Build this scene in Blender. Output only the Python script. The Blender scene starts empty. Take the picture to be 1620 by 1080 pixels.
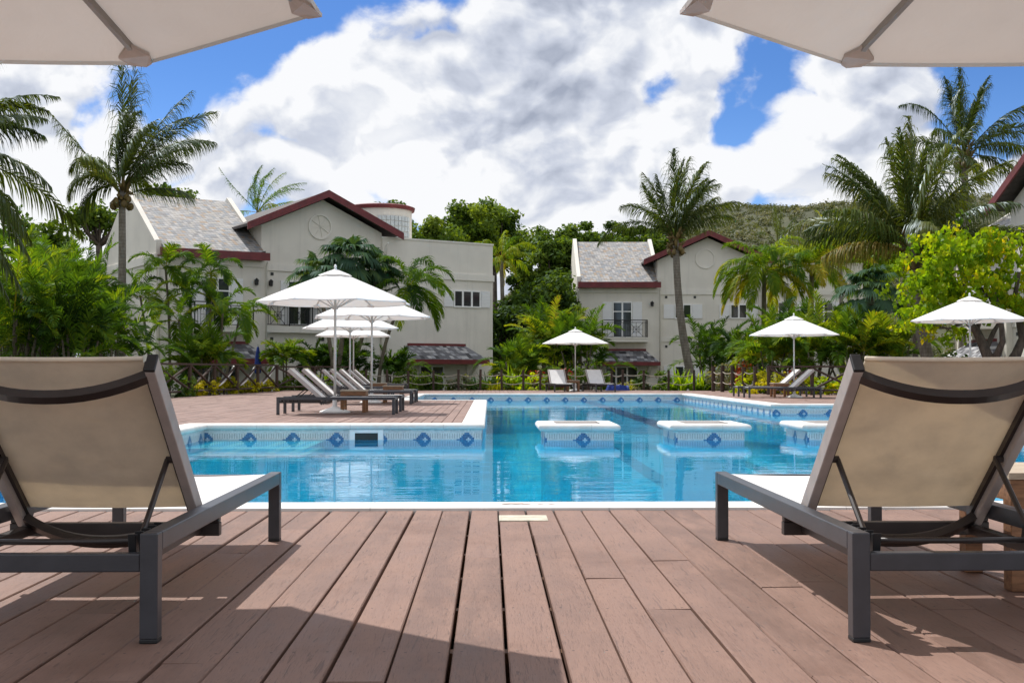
import bpy, bmesh, math, random
import numpy as np
from mathutils import Vector, Matrix
R = math.radians
PI = math.pi
S = bpy.context.scene
COL = S.collection

# ------------------------------------------------------------------ camera
F = 1880.0
CAMZ = 0.8
cam = bpy.data.objects.new('camera', bpy.data.cameras.new('camera'))
COL.objects.link(cam)
cam.data.sensor_width = 36
cam.data.lens = F / 1620 * 36
cam.data.clip_start = 0.05
cam.data.clip_end = 5000
PITCH, YAW = math.atan(46 / F), math.atan(35 / F)
cam.location = (0, 0, CAMZ)
cam.rotation_euler = (PI / 2 + PITCH, 0, -YAW)
S.camera = cam
CM = cam.rotation_euler.to_matrix()

def at(px, py, Y=None, z=None):
    """surveying helper: the point at depth Y (or height z) seen at a pixel of the 1620x1080 photograph"""
    d = CM @ Vector(((px - 810) / F, (540 - py) / F, -1))
    k = Y / d.y if Y is not None else (z - CAMZ) / d.z
    return Vector((d.x * k, d.y * k, CAMZ + d.z * k))

# ------------------------------------------------------------------ render / colour
S.render.engine = 'CYCLES'
S.view_settings.view_transform = 'Standard'
S.view_settings.look = 'None'
S.view_settings.gamma = 1
S.view_settings.exposure = 0.15
S.cycles.max_bounces = 10
S.cycles.transparent_max_bounces = 12
S.cycles.use_denoising = True
S.cycles.sample_clamp_indirect = 6

# ------------------------------------------------------------------ sun and sky
SUN_DIR = Vector((-0.39, 0.53, 1.0)).normalized()
sun = bpy.data.objects.new('sun', bpy.data.lights.new('sun', 'SUN'))
COL.objects.link(sun)
sun.data.energy = 4.4
sun.data.angle = R(0.55)
sun.data.color = (1.0, 0.965, 0.92)
sun.rotation_euler = SUN_DIR.to_track_quat('Z', 'Y').to_euler()
SUN_EL = math.asin(SUN_DIR.z)
SUN_ROT = math.atan2(SUN_DIR.x, SUN_DIR.y)

class NT:
    """small node-tree writer"""
    def __init__(self, tree):
        self.t = tree; self.n = tree.nodes; self.l = tree.links
    def node(self, typ, **kw):
        nd = self.n.new(typ)
        for k, v in kw.items():
            setattr(nd, k, v)
        return nd
    def put(self, sock, v):
        if isinstance(v, bpy.types.NodeSocket):
            self.l.new(v, sock)
        elif v is not None:
            if hasattr(sock, 'default_value') and not isinstance(v, (int, float)) and len(v) == 3 and sock.type == 'RGBA':
                v = (*v, 1)
            sock.default_value = v
    def math(self, op, a, b=None, c=None, clamp=False):
        nd = self.node('ShaderNodeMath', operation=op, use_clamp=clamp)
        for i, v in enumerate((a, b, c)):
            if v is not None: self.put(nd.inputs[i], v)
        return nd.outputs[0]
    def vmath(self, op, a, b=None, scale=None):
        nd = self.node('ShaderNodeVectorMath', operation=op)
        self.put(nd.inputs[0], a)
        if b is not None: self.put(nd.inputs[1], b)
        if scale is not None: self.put(nd.inputs['Scale'], scale)
        return nd.outputs['Value'] if op in ('DOT_PRODUCT', 'LENGTH', 'DISTANCE') else nd.outputs[0]
    def mix(self, f, a, b, blend='MIX'):
        nd = self.node('ShaderNodeMix', data_type='RGBA', blend_type=blend)
        self.put(nd.inputs[0], f); self.put(nd.inputs[6], a); self.put(nd.inputs[7], b)
        return nd.outputs[2]
    def ramp(self, f, stops, interp='LINEAR'):
        nd = self.node('ShaderNodeValToRGB')
        cr = nd.color_ramp; cr.interpolation = interp
        while len(cr.elements) < len(stops): cr.elements.new(0.5)
        for e, (p, c) in zip(cr.elements, stops):
            e.position = p
            e.color = (c, c, c, 1) if isinstance(c, (int, float)) else (*c, 1)
        self.put(nd.inputs[0], f)
        return nd.outputs[0]
    def mapr(self, v, a, b, c=0.0, d=1.0, smooth=True):
        nd = self.node('ShaderNodeMapRange', interpolation_type='SMOOTHSTEP' if smooth else 'LINEAR')
        for i, x in enumerate((v, a, b, c, d)): self.put(nd.inputs[i], x)
        return nd.outputs[0]
    def noise(self, vec, scale, detail=4, rough=0.55, dist=0.0, lac=2.0, color=False):
        nd = self.node('ShaderNodeTexNoise')
        if vec is not None: self.put(nd.inputs['Vector'], vec)
        nd.inputs['Scale'].default_value = scale; nd.inputs['Detail'].default_value = detail
        nd.inputs['Roughness'].default_value = rough; nd.inputs['Distortion'].default_value = dist
        nd.inputs['Lacunarity'].default_value = lac
        return nd.outputs['Color' if color else 'Fac']
    def mapping(self, vec, scale=(1, 1, 1), loc=(0, 0, 0), rot=(0, 0, 0)):
        nd = self.node('ShaderNodeMapping')
        self.put(nd.inputs[0], vec)
        nd.inputs['Location'].default_value = loc; nd.inputs['Rotation'].default_value = rot; nd.inputs['Scale'].default_value = scale
        return nd.outputs[0]
    def sep(self, v):
        nd = self.node('ShaderNodeSeparateXYZ'); self.put(nd.inputs[0], v); return nd.outputs
    def comb(self, x, y, z):
        nd = self.node('ShaderNodeCombineXYZ')
        for i, v in enumerate((x, y, z)): self.put(nd.inputs[i], v)
        return nd.outputs[0]
    def bump(self, h, strength=0.3, dist=0.01):
        nd = self.node('ShaderNodeBump')
        nd.inputs['Strength'].default_value = strength; nd.inputs['Distance'].default_value = dist
        self.put(nd.inputs['Height'], h); return nd.outputs[0]

W = bpy.data.worlds.new('World'); S.world = W; W.use_nodes = True
w = NT(W.node_tree); w.n.clear()
sky = w.node('ShaderNodeTexSky', sky_type='NISHITA')
sky.sun_disc = False; sky.sun_elevation = SUN_EL; sky.sun_rotation = SUN_ROT
sky.altitude = 0; sky.air_density = 1.0; sky.dust_density = 0.35; sky.ozone_density = 2.5
SKYK = 0.112
gen = w.node('ShaderNodeTexCoord').outputs['Generated']
dirv = w.vmath('NORMALIZE', gen)
sx, sy, sz = w.sep(dirv)
# cloud field: billowing noise over directions, flattened a little
stretch = w.mapping(dirv, scale=(1, 1, 1.3), loc=(3.1, 0.6, 1.9))
warp = w.noise(stretch, 8.0, 2, 0.5, color=True)
wc = w.vmath('SUBTRACT', warp, (0.5, 0.5, 0.5))
wv = w.vmath('ADD', stretch, w.vmath('SCALE', wc, scale=0.06))
def billow(vec, scale):
    vo = w.node('ShaderNodeTexVoronoi', feature='F1'); w.put(vo.inputs['Vector'], vec); vo.inputs['Scale'].default_value = scale
    d = vo.outputs['Distance']
    return w.math('SUBTRACT', 0.42, w.math('MULTIPLY', d, d))
def puff(vec, det):
    tot = w.math('MULTIPLY', w.noise(vec, 7.5, det, 0.56), 1.15)
    tot = w.math('ADD', tot, w.math('MULTIPLY', billow(vec, 15.0), .24))
    return w.math('ADD', tot, w.math('MULTIPLY', billow(vec, 36.0), .12))
dwarp = w.vmath('ADD', dirv, w.vmath('SCALE', wc, scale=0.07))
def blob(px, py, rad, amt):
    d = (CM @ Vector(((px - 810) / F, (540 - py) / F, -1))).normalized()
    dist = w.vmath('DISTANCE', dwarp, tuple(d))
    return w.mapr(dist, 0.0, rad / F, amt, 0.0)
p0 = puff(wv, 8)
p1 = puff(w.vmath('ADD', wv, tuple(Vector((-0.008, 0.0, 0.018)))), 4)
field = w.math('ADD', p0, 0.034)
for b in [(340, 155, 200, -.25), (440, 90, 190, -.26), (275, 115, 130, -.20), (600, -10, 170, -.27), (690, 5, 110, -.18), (1205, 105, 150, -.30),
          (1160, 195, 90, -.17), (1034, 108, 80, -.30), (1590, 150, 190, -.34), (650, 335, 140, -.20), (860, 360, 110, -.15), (480, 225, 80, -.12), (260, 225, 80, -.08),
          (900, 170, 420, .20), (540, 170, 230, .22), (760, 250, 200, .14), (1390, 170, 190, .20), (60, 260, 240, .12), (1090, 250, 150, .10)]:
    field = w.math('ADD', field, blob(*b))
dens = w.mapr(field, 0.475, 0.615)
thick = w.mapr(field, 0.58, 0.95)
litf = w.mapr(w.math('SUBTRACT', p0, p1), -0.10, 0.10, smooth=False)
shade_big = w.noise(w.mapping(wv, loc=(1.7, 4.2, 0.3)), 6.5, 6, 0.62)
grey = w.math('ADD', w.math('MULTIPLY', thick, 0.26), w.mapr(shade_big, 0.36, 0.70, -.22, .38))
for b in [(900, 40, 330, .10), (1010, 290, 280, .12), (1350, 190, 150, .26), (40, 190, 120, .20), (1180, 30, 120, .3),
          (540, 130, 260, -.30), (1250, 110, 110, -.34), (160, 330, 240, -.24), (1450, 270, 150, -.2)]:
    grey = w.math('ADD', grey, blob(*b))
dark = w.math('ADD', grey, w.math('MULTIPLY', w.math('SUBTRACT', 0.5, litf), 0.85), clamp=True)
ccol = w.ramp(dark, [(0.0, (7.7, 7.78, 7.98)), (0.22, (6.5, 6.72, 7.2)), (0.5, (5.0, 5.35, 6.2)), (1.0, (3.0, 3.35, 4.2))])
skyc = w.mix(1.0, sky.outputs[0], w.mix(w.mapr(sz, 0.08, 0.26), (0.60, 0.80, 1.16), (0.37, 0.58, 0.92)), 'MULTIPLY')
allc = w.mix(w.math('MULTIPLY', dens, w.mapr(sz, 0.0, 0.05, 0.75, 1.0)), skyc, ccol)
bg = w.node('ShaderNodeBackground'); w.put(bg.inputs[0], allc); bg.inputs[1].default_value = SKYK
wo = w.node('ShaderNodeOutputWorld'); w.l.new(bg.outputs[0], wo.inputs[0])

# ------------------------------------------------------------------ materials
def mat(name):
    m = bpy.data.materials.new(name); m.use_nodes = True
    t = NT(m.node_tree); t.n.clear()
    t.out = t.node('ShaderNodeOutputMaterial')
    return m, t
def principled(t, color, rough=0.6, metal=0.0, spec=0.5, normal=None):
    p = t.node('ShaderNodeBsdfPrincipled')
    t.put(p.inputs['Base Color'], color); t.put(p.inputs['Roughness'], rough)
    p.inputs['Metallic'].default_value = metal; p.inputs['Specular IOR Level'].default_value = spec
    if normal is not None: t.put(p.inputs['Normal'], normal)
    return p
def finish(t, sh):
    t.l.new(sh.outputs[0] if hasattr(sh, 'outputs') else sh, t.out.inputs[0])
def objc(t): return t.node('ShaderNodeTexCoord').outputs['Object']
def simple(name, color, rough=0.6, metal=0.0, var=0.12, scale=6, bump=0.0, spec=0.5, bscale=40):
    m, t = mat(name)
    oc = objc(t)
    n = t.noise(oc, scale, 5, 0.6)
    c = t.mix(t.mapr(n, 0.3, 0.7), tuple(x * (1 - var) for x in color), tuple(min(1, x * (1 + var)) for x in color))
    nm = t.bump(t.noise(oc, bscale, 3), bump, 0.01) if bump else None
    finish(t, principled(t, c, rough, metal, spec, nm))
    return m
M = {}
M['metal'] = simple('charcoal_metal', (0.046, 0.047, 0.054), 0.36, 0.0, 0.14, 9, 0.04, bscale=300)
M['metal_brown'] = simple('dark_brown_metal', (0.032, 0.024, 0.022), 0.4, 0, 0.15, 9)
M['stile'] = simple('taupe_metal', (0.42, 0.375, 0.35), 0.42, 0.0, 0.08, 12)
M['rubber'] = simple('black_rubber', (0.010, 0.010, 0.011), 0.5)
M['alu'] = simple('pale_aluminium', (0.62, 0.61, 0.58), 0.35, 0.0, 0.06, 8)
M['steel'] = simple('steel_rib', (0.30, 0.28, 0.26), 0.35, 0.3, 0.08, 8)
M['white_paint'] = simple('white_paint', (0.86, 0.86, 0.84), 0.5, 0, 0.07, 3)
M['red_trim'] = simple('maroon_trim', (0.155, 0.022, 0.024), 0.5, 0, 0.22, 2.5)
M['iron'] = simple('black_iron', (0.012, 0.012, 0.013), 0.45)
M['fence_wood'] = simple('dark_fence_wood', (0.055, 0.032, 0.022), 0.75, 0, 0.3, 7, 0.3)
M['rope'] = simple('pale_rope', (0.36, 0.32, 0.26), 0.9, 0, 0.2, 20, 0.3)
M['soil'] = simple('dark_soil', (0.035, 0.026, 0.018), 0.95, 0, 0.3, 3, 0.5)
M['dark_roof'] = simple('dark_roofing', (0.07, 0.06, 0.058), 0.8, 0, 0.3, 3)
M['blue_cloth'] = simple('blue_cloth', (0.012, 0.04, 0.24), 0.8, 0, 0.2, 8)
M['lamp_glass'] = simple('lamp_glass', (0.30, 0.28, 0.22), 0.2)
M['glass_block'] = simple('glass_block', (0.52, 0.56, 0.56), 0.2, 0, 0.15, 6)
M['husk'] = simple('coconut_husk', (0.16, 0.11, 0.035), 0.7, 0, 0.4, 6)
M['patch_wood'] = simple('bare_cream_wood', (0.50, 0.46, 0.36), 0.7, 0, 0.18, 14, 0.2)
M['faded_red'] = simple('faded_red_paint', (0.56, 0.36, 0.32), 0.8, 0, 0.2, 30)
M['skimmer_dark'] = simple('skimmer_shadow', (0.03, 0.035, 0.035), 0.7)
M['cap'] = simple('canopy_pocket', (0.55, 0.49, 0.46), 0.85, 0, 0.06, 20)

def fabric(name, col, trans, tcol, weave=900, rough=0.9, stain=0.06, tw=0.5, wrinkle=0.15):
    m, t = mat(name)
    oc = objc(t)
    st = t.noise(oc, 3.2, 5, 0.65)
    wv = t.noise(t.mapping(oc, scale=(weave, weave, weave * 0.4)), 1, 1)
    c = t.mix(t.mapr(st, 0.35, 0.75), col, tuple(x * (1 - stain * 2) for x in col))
    c = t.mix(t.math('MULTIPLY', wv, 0.12), c, tuple(x * 0.6 for x in col))
    nm = t.bump(t.noise(oc, 4.5, 4, 0.55, 0.8), wrinkle, 0.05)
    d = t.node('ShaderNodeBsdfDiffuse'); t.put(d.inputs[0], c); t.put(d.inputs['Normal'], nm)
    tr = t.node('ShaderNodeBsdfTranslucent'); t.put(tr.inputs[0], t.mix(t.mapr(st, 0.35, 0.75), tcol, tuple(x * (1 - stain * 2.5) for x in tcol)))
    mx = t.node('ShaderNodeMixShader'); mx.inputs[0].default_value = trans
    t.l.new(d.outputs[0], mx.inputs[1]); t.l.new(tr.outputs[0], mx.inputs[2])
    finish(t, mx)
    return m
M['sling'] = fabric('white_sling', (0.93, 0.925, 0.915), 0.22, (0.75, 0.68, 0.56), 700)
M['sling_shade'] = fabric('tan_sling_shade', (0.95, 0.87, 0.735), 0.36, (0.92, 0.78, 0.58), 700, stain=0.09)  # same cloth as the sling; tan look of its shaded back painted in
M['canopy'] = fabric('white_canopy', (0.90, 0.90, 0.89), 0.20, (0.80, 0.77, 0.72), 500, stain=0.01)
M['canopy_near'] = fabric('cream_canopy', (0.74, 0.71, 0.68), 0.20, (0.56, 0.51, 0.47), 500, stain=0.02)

def deck_mat(name, base, far=False):
    m, t = mat(name)
    uv = t.node('ShaderNodeUVMap').outputs[0]
    u, v, _ = t.sep(uv)
    rnd = t.node('ShaderNodeNewGeometry').outputs['Random Per Island']
    oc = objc(t)
    shift = t.comb(t.math('MULTIPLY', rnd, 37.0), t.math('MULTIPLY', rnd, 91.0), 0)
    oc2 = t.vmath('ADD', oc, shift)
    grain = t.noise(t.mapping(oc2, scale=(95, 5.5, 1)), 1, 5, 0.62, 0.9)
    fine = t.noise(t.mapping(oc2, scale=(300, 16, 1)), 1, 3, 0.6)
    worn = t.noise(t.mapping(oc2, scale=(6, 1.3, 1)), 1, 6, 0.7)
    b2 = tuple(x * 0.72 for x in base)
    b3 = (base[0] * 1.12, base[1] * 1.16, base[2] * 1.20)
    c = t.mix(rnd, b2, b3)
    c = t.mix(t.mapr(worn, 0.35, 0.72), c, (base[0] * 1.28, base[1] * 1.36, base[2] * 1.42))
    stain = t.noise(t.mapping(oc, scale=(1.1, 0.8, 1)), 1.4, 5, 0.65)
    c = t.mix(t.mapr(stain, 0.46, 0.76, 0, 0.6), c, (base[0] * 0.62, base[1] * 0.56, base[2] * 0.52))
    streak = t.mapr(t.noise(t.mapping(oc2, scale=(26, 0.9, 1)), 1, 4, 0.7), 0.55, 0.7, 0, 0.4)
    c = t.mix(streak, c, (base[0] * 0.78, base[1] * 0.72, base[2] * 0.70))
    crack = t.math('MULTIPLY', t.mapr(grain, 0.34, 0.42, 1.0, 0.0), t.mapr(t.noise(t.mapping(oc2, scale=(5, 1.6, 1)), 1, 3, 0.6), 0.42, 0.58, 0.15, 1.0))
    crack2 = t.mapr(fine, 0.33, 0.43, 0.75, 0.0)
    cr = t.math('MAXIMUM', crack, crack2)
    c = t.mix(t.math('MULTIPLY', cr, 0.50), c, (0.07, 0.045, 0.04))
    # nail heads on every joist
    fv = t.math('ABSOLUTE', t.math('SUBTRACT', t.math('FRACT', t.math('DIVIDE', v, 0.62)), 0.5))
    fv = t.math('MULTIPLY', fv, 0.62)
    fu = t.math('ABSOLUTE', t.math('SUBTRACT', t.math('ABSOLUTE', u), 0.048))
    dd = t.math('SQRT', t.math('ADD', t.math('MULTIPLY', fv, fv), t.math('MULTIPLY', fu, fu)))
    nail = t.mapr(dd, 0.0034, 0.0050, 1, 0)
    c = t.mix(t.math('MULTIPLY', nail, 0.85), c, (0.03, 0.02, 0.018))
    h = t.math('ADD', t.math('MULTIPLY', grain, 0.6), t.math('SUBTRACT', t.math('MULTIPLY', fine, 0.25), t.math('MULTIPLY', cr, 0.5)))
    rg = t.mapr(worn, 0.3, 0.7, 0.55, 0.78)
    finish(t, principled(t, c, rg, 0, 0.35, t.bump(h, 0.45, 0.004)))
    return m
M['deck'] = deck_mat('painted_deck_boards', (0.208, 0.119, 0.087))
M['deck_far'] = deck_mat('terrace_deck_boards', (0.235, 0.145, 0.115))

def teak_mat():
    m, t = mat('teak')
    oc = objc(t)
    g = t.noise(t.mapping(oc, scale=(7, 60, 60)), 1, 5, 0.6, 0.5)
    c = t.ramp(g, [(0.25, (0.11, 0.045, 0.018)), (0.6, (0.26, 0.12, 0.05)), (0.85, (0.36, 0.20, 0.10))])
    finish(t, principled(t, c, 0.55, normal=t.bump(g, 0.2, 0.003)))
    return m
M['teak'] = teak_mat()
def teak_grey():
    m, t = mat('bleached_teak')
    oc = objc(t)
    g = t.noise(t.mapping(oc, scale=(5, 50, 50)), 1, 5, 0.6, 0.5)
    c = t.ramp(g, [(0.25, (0.30, 0.22, 0.15)), (0.6, (0.46, 0.38, 0.28)), (0.85, (0.55, 0.47, 0.37))])
    finish(t, principled(t, c, 0.7, normal=t.bump(g, 0.3, 0.003)))
    return m
M['teak_top'] = teak_grey()

def coping_mat():
    m, t = mat('white_coping')
    oc = objc(t)
    n = t.noise(oc, 2.5, 6, 0.65); n2 = t.noise(oc, 26, 4, 0.6)
    c = t.mix(t.mapr(n, 0.35, 0.75), (0.74, 0.72, 0.68), (0.60, 0.575, 0.53))
    c = t.mix(t.mapr(n2, 0.62, 0.75, 0, 0.4), c, (0.50, 0.46, 0.40))
    ox, oy, oz = t.sep(oc)
    jx = t.mapr(t.math('ABSOLUTE', t.math('SUBTRACT', t.math('FRACT', t.math('DIVIDE', ox, 1.37)), 0.5)), 0.0, 0.004, 1, 0)
    jy = t.mapr(t.math('ABSOLUTE', t.math('SUBTRACT', t.math('FRACT', t.math('DIVIDE', oy, 1.37)), 0.5)), 0.0, 0.004, 1, 0)
    c = t.mix(t.math('MULTIPLY', t.math('MAXIMUM', jx, jy), 0.55), c, (0.3, 0.28, 0.25))
    finish(t, principled(t, c, 0.6, normal=t.bump(n2, 0.25, 0.004)))
    return m
M['coping'] = coping_mat()

def tile_mat():
    """mosaic band: pale tesserae, ribbed overflow grille, a stepped blue diamond every 0.63 m centred on the water line (UV in metres)"""
    m, t = mat('pool_mosaic')
    uv = t.node('ShaderNodeUVMap').outputs[0]
    u, v, _ = t.sep(uv)
    TS = 0.0235
    sp = 0.64
    wl = -0.22
    uu = t.math('SUBTRACT', t.math('MULTIPLY', t.math('FRACT', t.math('DIVIDE', u, sp)), sp), sp / 2)
    qu = t.math('FLOOR', t.math('ADD', t.math('DIVIDE', uu, TS), 0.5))
    qv = t.math('FLOOR', t.math('ADD', t.math('DIVIDE', t.math('SUBTRACT', v, wl), TS), 0.5))
    aq, av = t.math('ABSOLUTE', qu), t.math('ABSOLUTE', qv)
    blue = t.math('MULTIPLY', t.math('LESS_THAN', t.math('ADD', aq, av), 5.5), t.math('MULTIPLY', t.math('LESS_THAN', aq, 4.5), t.math('LESS_THAN', av, 4.5)))
    tail = t.math('MULTIPLY', t.math('LESS_THAN', av, 0.6), t.math('MULTIPLY', t.math('LESS_THAN', qu, -4.4), t.math('GREATER_THAN', qu, -6.5)))
    blue = t.math('MAXIMUM', blue, tail)
    cu = t.math('ABSOLUTE', t.math('SUBTRACT', qu, 1.0))
    core = t.math('MAXIMUM', t.math('MULTIPLY', t.math('LESS_THAN', cu, 1.5), t.math('LESS_THAN', av, 0.6)), t.math('MULTIPLY', t.math('LESS_THAN', cu, 0.6), t.math('LESS_THAN', av, 1.6)))
    cell = t.comb(t.math('FLOOR', t.math('DIVIDE', u, TS)), t.math('FLOOR', t.math('DIVIDE', v, TS)), 0)
    wn = t.node('ShaderNodeTexWhiteNoise', noise_dimensions='2D'); t.put(wn.inputs['Vector'], cell)
    rnd = wn.outputs['Value']
    n = t.noise(t.comb(u, v, 0), 1.8, 4, 0.6)
    wl_hi = t.mapr(v, -0.27, -0.21)
    pale = t.mix(rnd, (0.56, 0.58, 0.58), (0.70, 0.70, 0.68))
    pale = t.mix(t.mapr(n, 0.45, 0.75, 0, 0.35), pale, (0.44, 0.47, 0.46))
    deep = t.mix(rnd, (0.07, 0.46, 0.70), (0.12, 0.56, 0.80))
    base = t.mix(wl_hi, deep, pale)
    rib = t.math('LESS_THAN', t.math('FRACT', t.math('DIVIDE', u, 0.036)), 0.26)
    ribz = t.math('MULTIPLY', t.math('LESS_THAN', v, -0.125), t.math('GREATER_THAN', v, -0.20))
    base = t.mix(t.math('MULTIPLY', t.math('MULTIPLY', rib, ribz), 0.7), base, (0.20, 0.21, 0.21))
    bl = t.mix(rnd, (0.02, 0.095, 0.24), (0.045, 0.20, 0.40))
    c = t.mix(blue, base, bl)
    c = t.mix(core, c, t.mix(rnd, (0.46, 0.56, 0.64), (0.58, 0.66, 0.72)))
    gu = t.math('LESS_THAN', t.math('FRACT', t.math('DIVIDE', u, TS)), 0.1)
    gv = t.math('LESS_THAN', t.math('FRACT', t.math('DIVIDE', v, TS)), 0.1)
    c = t.mix(t.math('MULTIPLY', t.math('MAXIMUM', gu, gv), 0.3), c, (0.42, 0.44, 0.44))
    top_dark = t.math('MULTIPLY', t.mapr(v, -0.10, -0.05), t.mapr(t.noise(t.comb(u, v, 0), 9, 4, 0.7), 0.4, 0.65))  # blotchy darker tone towards the top of the tiled band
    c = t.mix(t.math('MULTIPLY', top_dark, 0.7), c, (0.13, 0.12, 0.10))
    finish(t, principled(t, c, 0.3))
    return m
M['tile'] = tile_mat()
def poolfloor():
    m, t = mat('pool_floor_mosaic')
    oc = objc(t)
    n = t.noise(oc, 0.9, 4, 0.6)
    vo = t.node('ShaderNodeTexVoronoi', feature='DISTANCE_TO_EDGE'); t.put(vo.inputs['Vector'], t.vmath('ADD', oc, t.vmath('SCALE', t.noise(oc, 2.2, 2, color=True), scale=0.5)))
    vo.inputs['Scale'].default_value = 1.6
    c = t.mix(t.mapr(n, 0.3, 0.7), (0.012, 0.46, 0.66), (0.03, 0.60, 0.80))
    ox, oy, oz = t.sep(oc)
    gx = t.math('LESS_THAN', t.math('FRACT', t.math('DIVIDE', ox, 0.12)), 0.07); gy = t.math('LESS_THAN', t.math('FRACT', t.math('DIVIDE', oy, 0.12)), 0.07)
    c = t.mix(t.math('MULTIPLY', t.math('MAXIMUM', gx, gy), 0.35), c, (0.30, 0.60, 0.70))
    lane = 0
    for lx in (-1.05, 3.35, 5.9):
        lane = t.math('MAXIMUM', lane, t.math('LESS_THAN', t.math('ABSOLUTE', t.math('SUBTRACT', ox, lx)), 0.20)) if lane != 0 else t.math('LESS_THAN', t.math('ABSOLUTE', t.math('SUBTRACT', ox, lx)), 0.20)
    lane = t.math('MULTIPLY', lane, t.math('GREATER_THAN', oy, 19.0))
    c = t.mix(lane, c, (0.008, 0.045, 0.16))
    finish(t, principled(t, c, 0.5))
    return m
M['floor'] = poolfloor()
def water():
    m, t = mat('pool_water')
    oc = objc(t)
    h1 = t.noise(t.mapping(oc, scale=(0.38, 1.35, 1), rot=(0, 0, 0.10)), 1.6, 3, 0.45, 0.5)
    h2 = t.noise(t.mapping(oc, scale=(0.7, 1.5, 1), rot=(0, 0, -0.35)), 4.5, 3, 0.5, 0.4)
    calm = t.mapr(t.noise(t.mapping(oc, scale=(0.5, 1.0, 1)), 0.35, 2), 0.35, 0.7, 0.30, 1.25)
    h = t.math('MULTIPLY', t.math('ADD', h1, t.math('MULTIPLY', h2, 0.28)), calm)
    nm = t.bump(h, 0.6, 0.0075)
    fr = t.node('ShaderNodeFresnel'); fr.inputs['IOR'].default_value = 1.33; t.put(fr.inputs['Normal'], nm)
    gl = t.node('ShaderNodeBsdfGlossy'); gl.inputs['Roughness'].default_value = 0.01; t.put(gl.inputs['Normal'], nm)
    gl.inputs[0].default_value = (0.9, 0.96, 1, 1)
    rf = t.node('ShaderNodeBsdfRefraction'); rf.inputs['IOR'].default_value = 1.33; rf.inputs['Roughness'].default_value = 0.0
    rf.inputs[0].default_value = (0.24, 0.86, 0.96, 1); t.put(rf.inputs['Normal'], nm)
    tp = t.node('ShaderNodeBsdfTransparent'); tp.inputs[0].default_value = (0.58, 0.94, 1.0, 1)
    m1 = t.node('ShaderNodeMixShader'); m1.inputs[0].default_value = 0.58
    t.l.new(tp.outputs[0], m1.inputs[1]); t.l.new(rf.outputs[0], m1.inputs[2])
    m2 = t.node('ShaderNodeMixShader'); t.put(m2.inputs[0], t.math('MULTIPLY', fr.outputs[0], 0.80))
    t.l.new(m1.outputs[0], m2.inputs[1]); t.l.new(gl.outputs[0], m2.inputs[2])
    finish(t, m2)
    return m
M['water'] = water()

def stucco(name, col):
    m, t = mat(name)
    oc = objc(t)
    n = t.noise(oc, 0.6, 6, 0.6); n2 = t.noise(t.mapping(oc, scale=(3.5, 3.5, 0.22)), 1, 5, 0.65); n3 = t.noise(oc, 30, 3)
    c = t.mix(t.mapr(n, 0.3, 0.7), col, tuple(x * 0.90 for x in col))
    c = t.mix(t.mapr(n2, 0.50, 0.80, 0, 0.40), c, tuple(x * y for x, y in zip(col, (0.66, 0.66, 0.66))))
    finish(t, principled(t, c, 0.85, 0, 0.25, t.bump(n3, 0.18, 0.02)))
    return m
M['stucco'] = stucco('cream_stucco', (0.78, 0.74, 0.66))
M['stucco_trim'] = stucco('pale_stucco_trim', (0.81, 0.775, 0.70))

def slate(name, cols, row=0.17, wid=0.26, axis='x'):
    m, t = mat(name)
    oc = objc(t)
    ox, oy, oz = t.sep(oc)
    vv = t.math('ADD', oz, t.math('MULTIPLY', t.noise(oc, 3, 2), 0.03))
    rown = t.math('FLOOR', t.math('DIVIDE', vv, row))
    uu = t.math('ADD', t.math('ADD', ox, t.math('MULTIPLY', oy, 0.31)), t.math('MULTIPLY', rown, 0.137))
    cell = t.comb(t.math('FLOOR', t.math('DIVIDE', uu, wid)), rown, 0)
    wn = t.node('ShaderNodeTexWhiteNoise', noise_dimensions='2D'); t.put(wn.inputs['Vector'], cell)
    c = t.ramp(wn.outputs['Value'], cols, 'CONSTANT')
    c = t.mix(t.mapr(t.noise(oc, 1.6, 6, 0.7), 0.4, 0.75, 0, 0.55), c, cols[0][1])
    fr = t.math('FRACT', t.math('DIVIDE', vv, row))
    edge = t.math('LESS_THAN', fr, 0.14)
    fu = t.math('LESS_THAN', t.math('FRACT', t.math('DIVIDE', uu, wid)), 0.07)
    c = t.mix(t.math('MULTIPLY', t.math('MAXIMUM', edge, fu), 0.7), c, (0.05, 0.045, 0.045))
    h = t.math('SUBTRACT', 1.0, fr)
    h = t.math('ADD', h, t.math('MULTIPLY', wn.outputs['Value'], 0.5))
    finish(t, principled(t, c, 0.7, 0, 0.4, t.bump(h, 0.7, 0.03)))
    return m
M['slate'] = slate('mixed_slate', [(0.0, (0.25, 0.245, 0.24)), (0.25, (0.33, 0.31, 0.28)), (0.45, (0.21, 0.225, 0.24)), (0.62, (0.37, 0.355, 0.34)), (0.78, (0.30, 0.225, 0.155)), (0.9, (0.17, 0.165, 0.165))], 0.105, 0.17)
M['slate_dark'] = slate('dark_slate', [(0.0, (0.13, 0.13, 0.14)), (0.25, (0.32, 0.325, 0.34)), (0.45, (0.04, 0.04, 0.045)), (0.6, (0.46, 0.455, 0.45)), (0.82, (0.20, 0.20, 0.21))], 0.14, 0.21)

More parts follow.
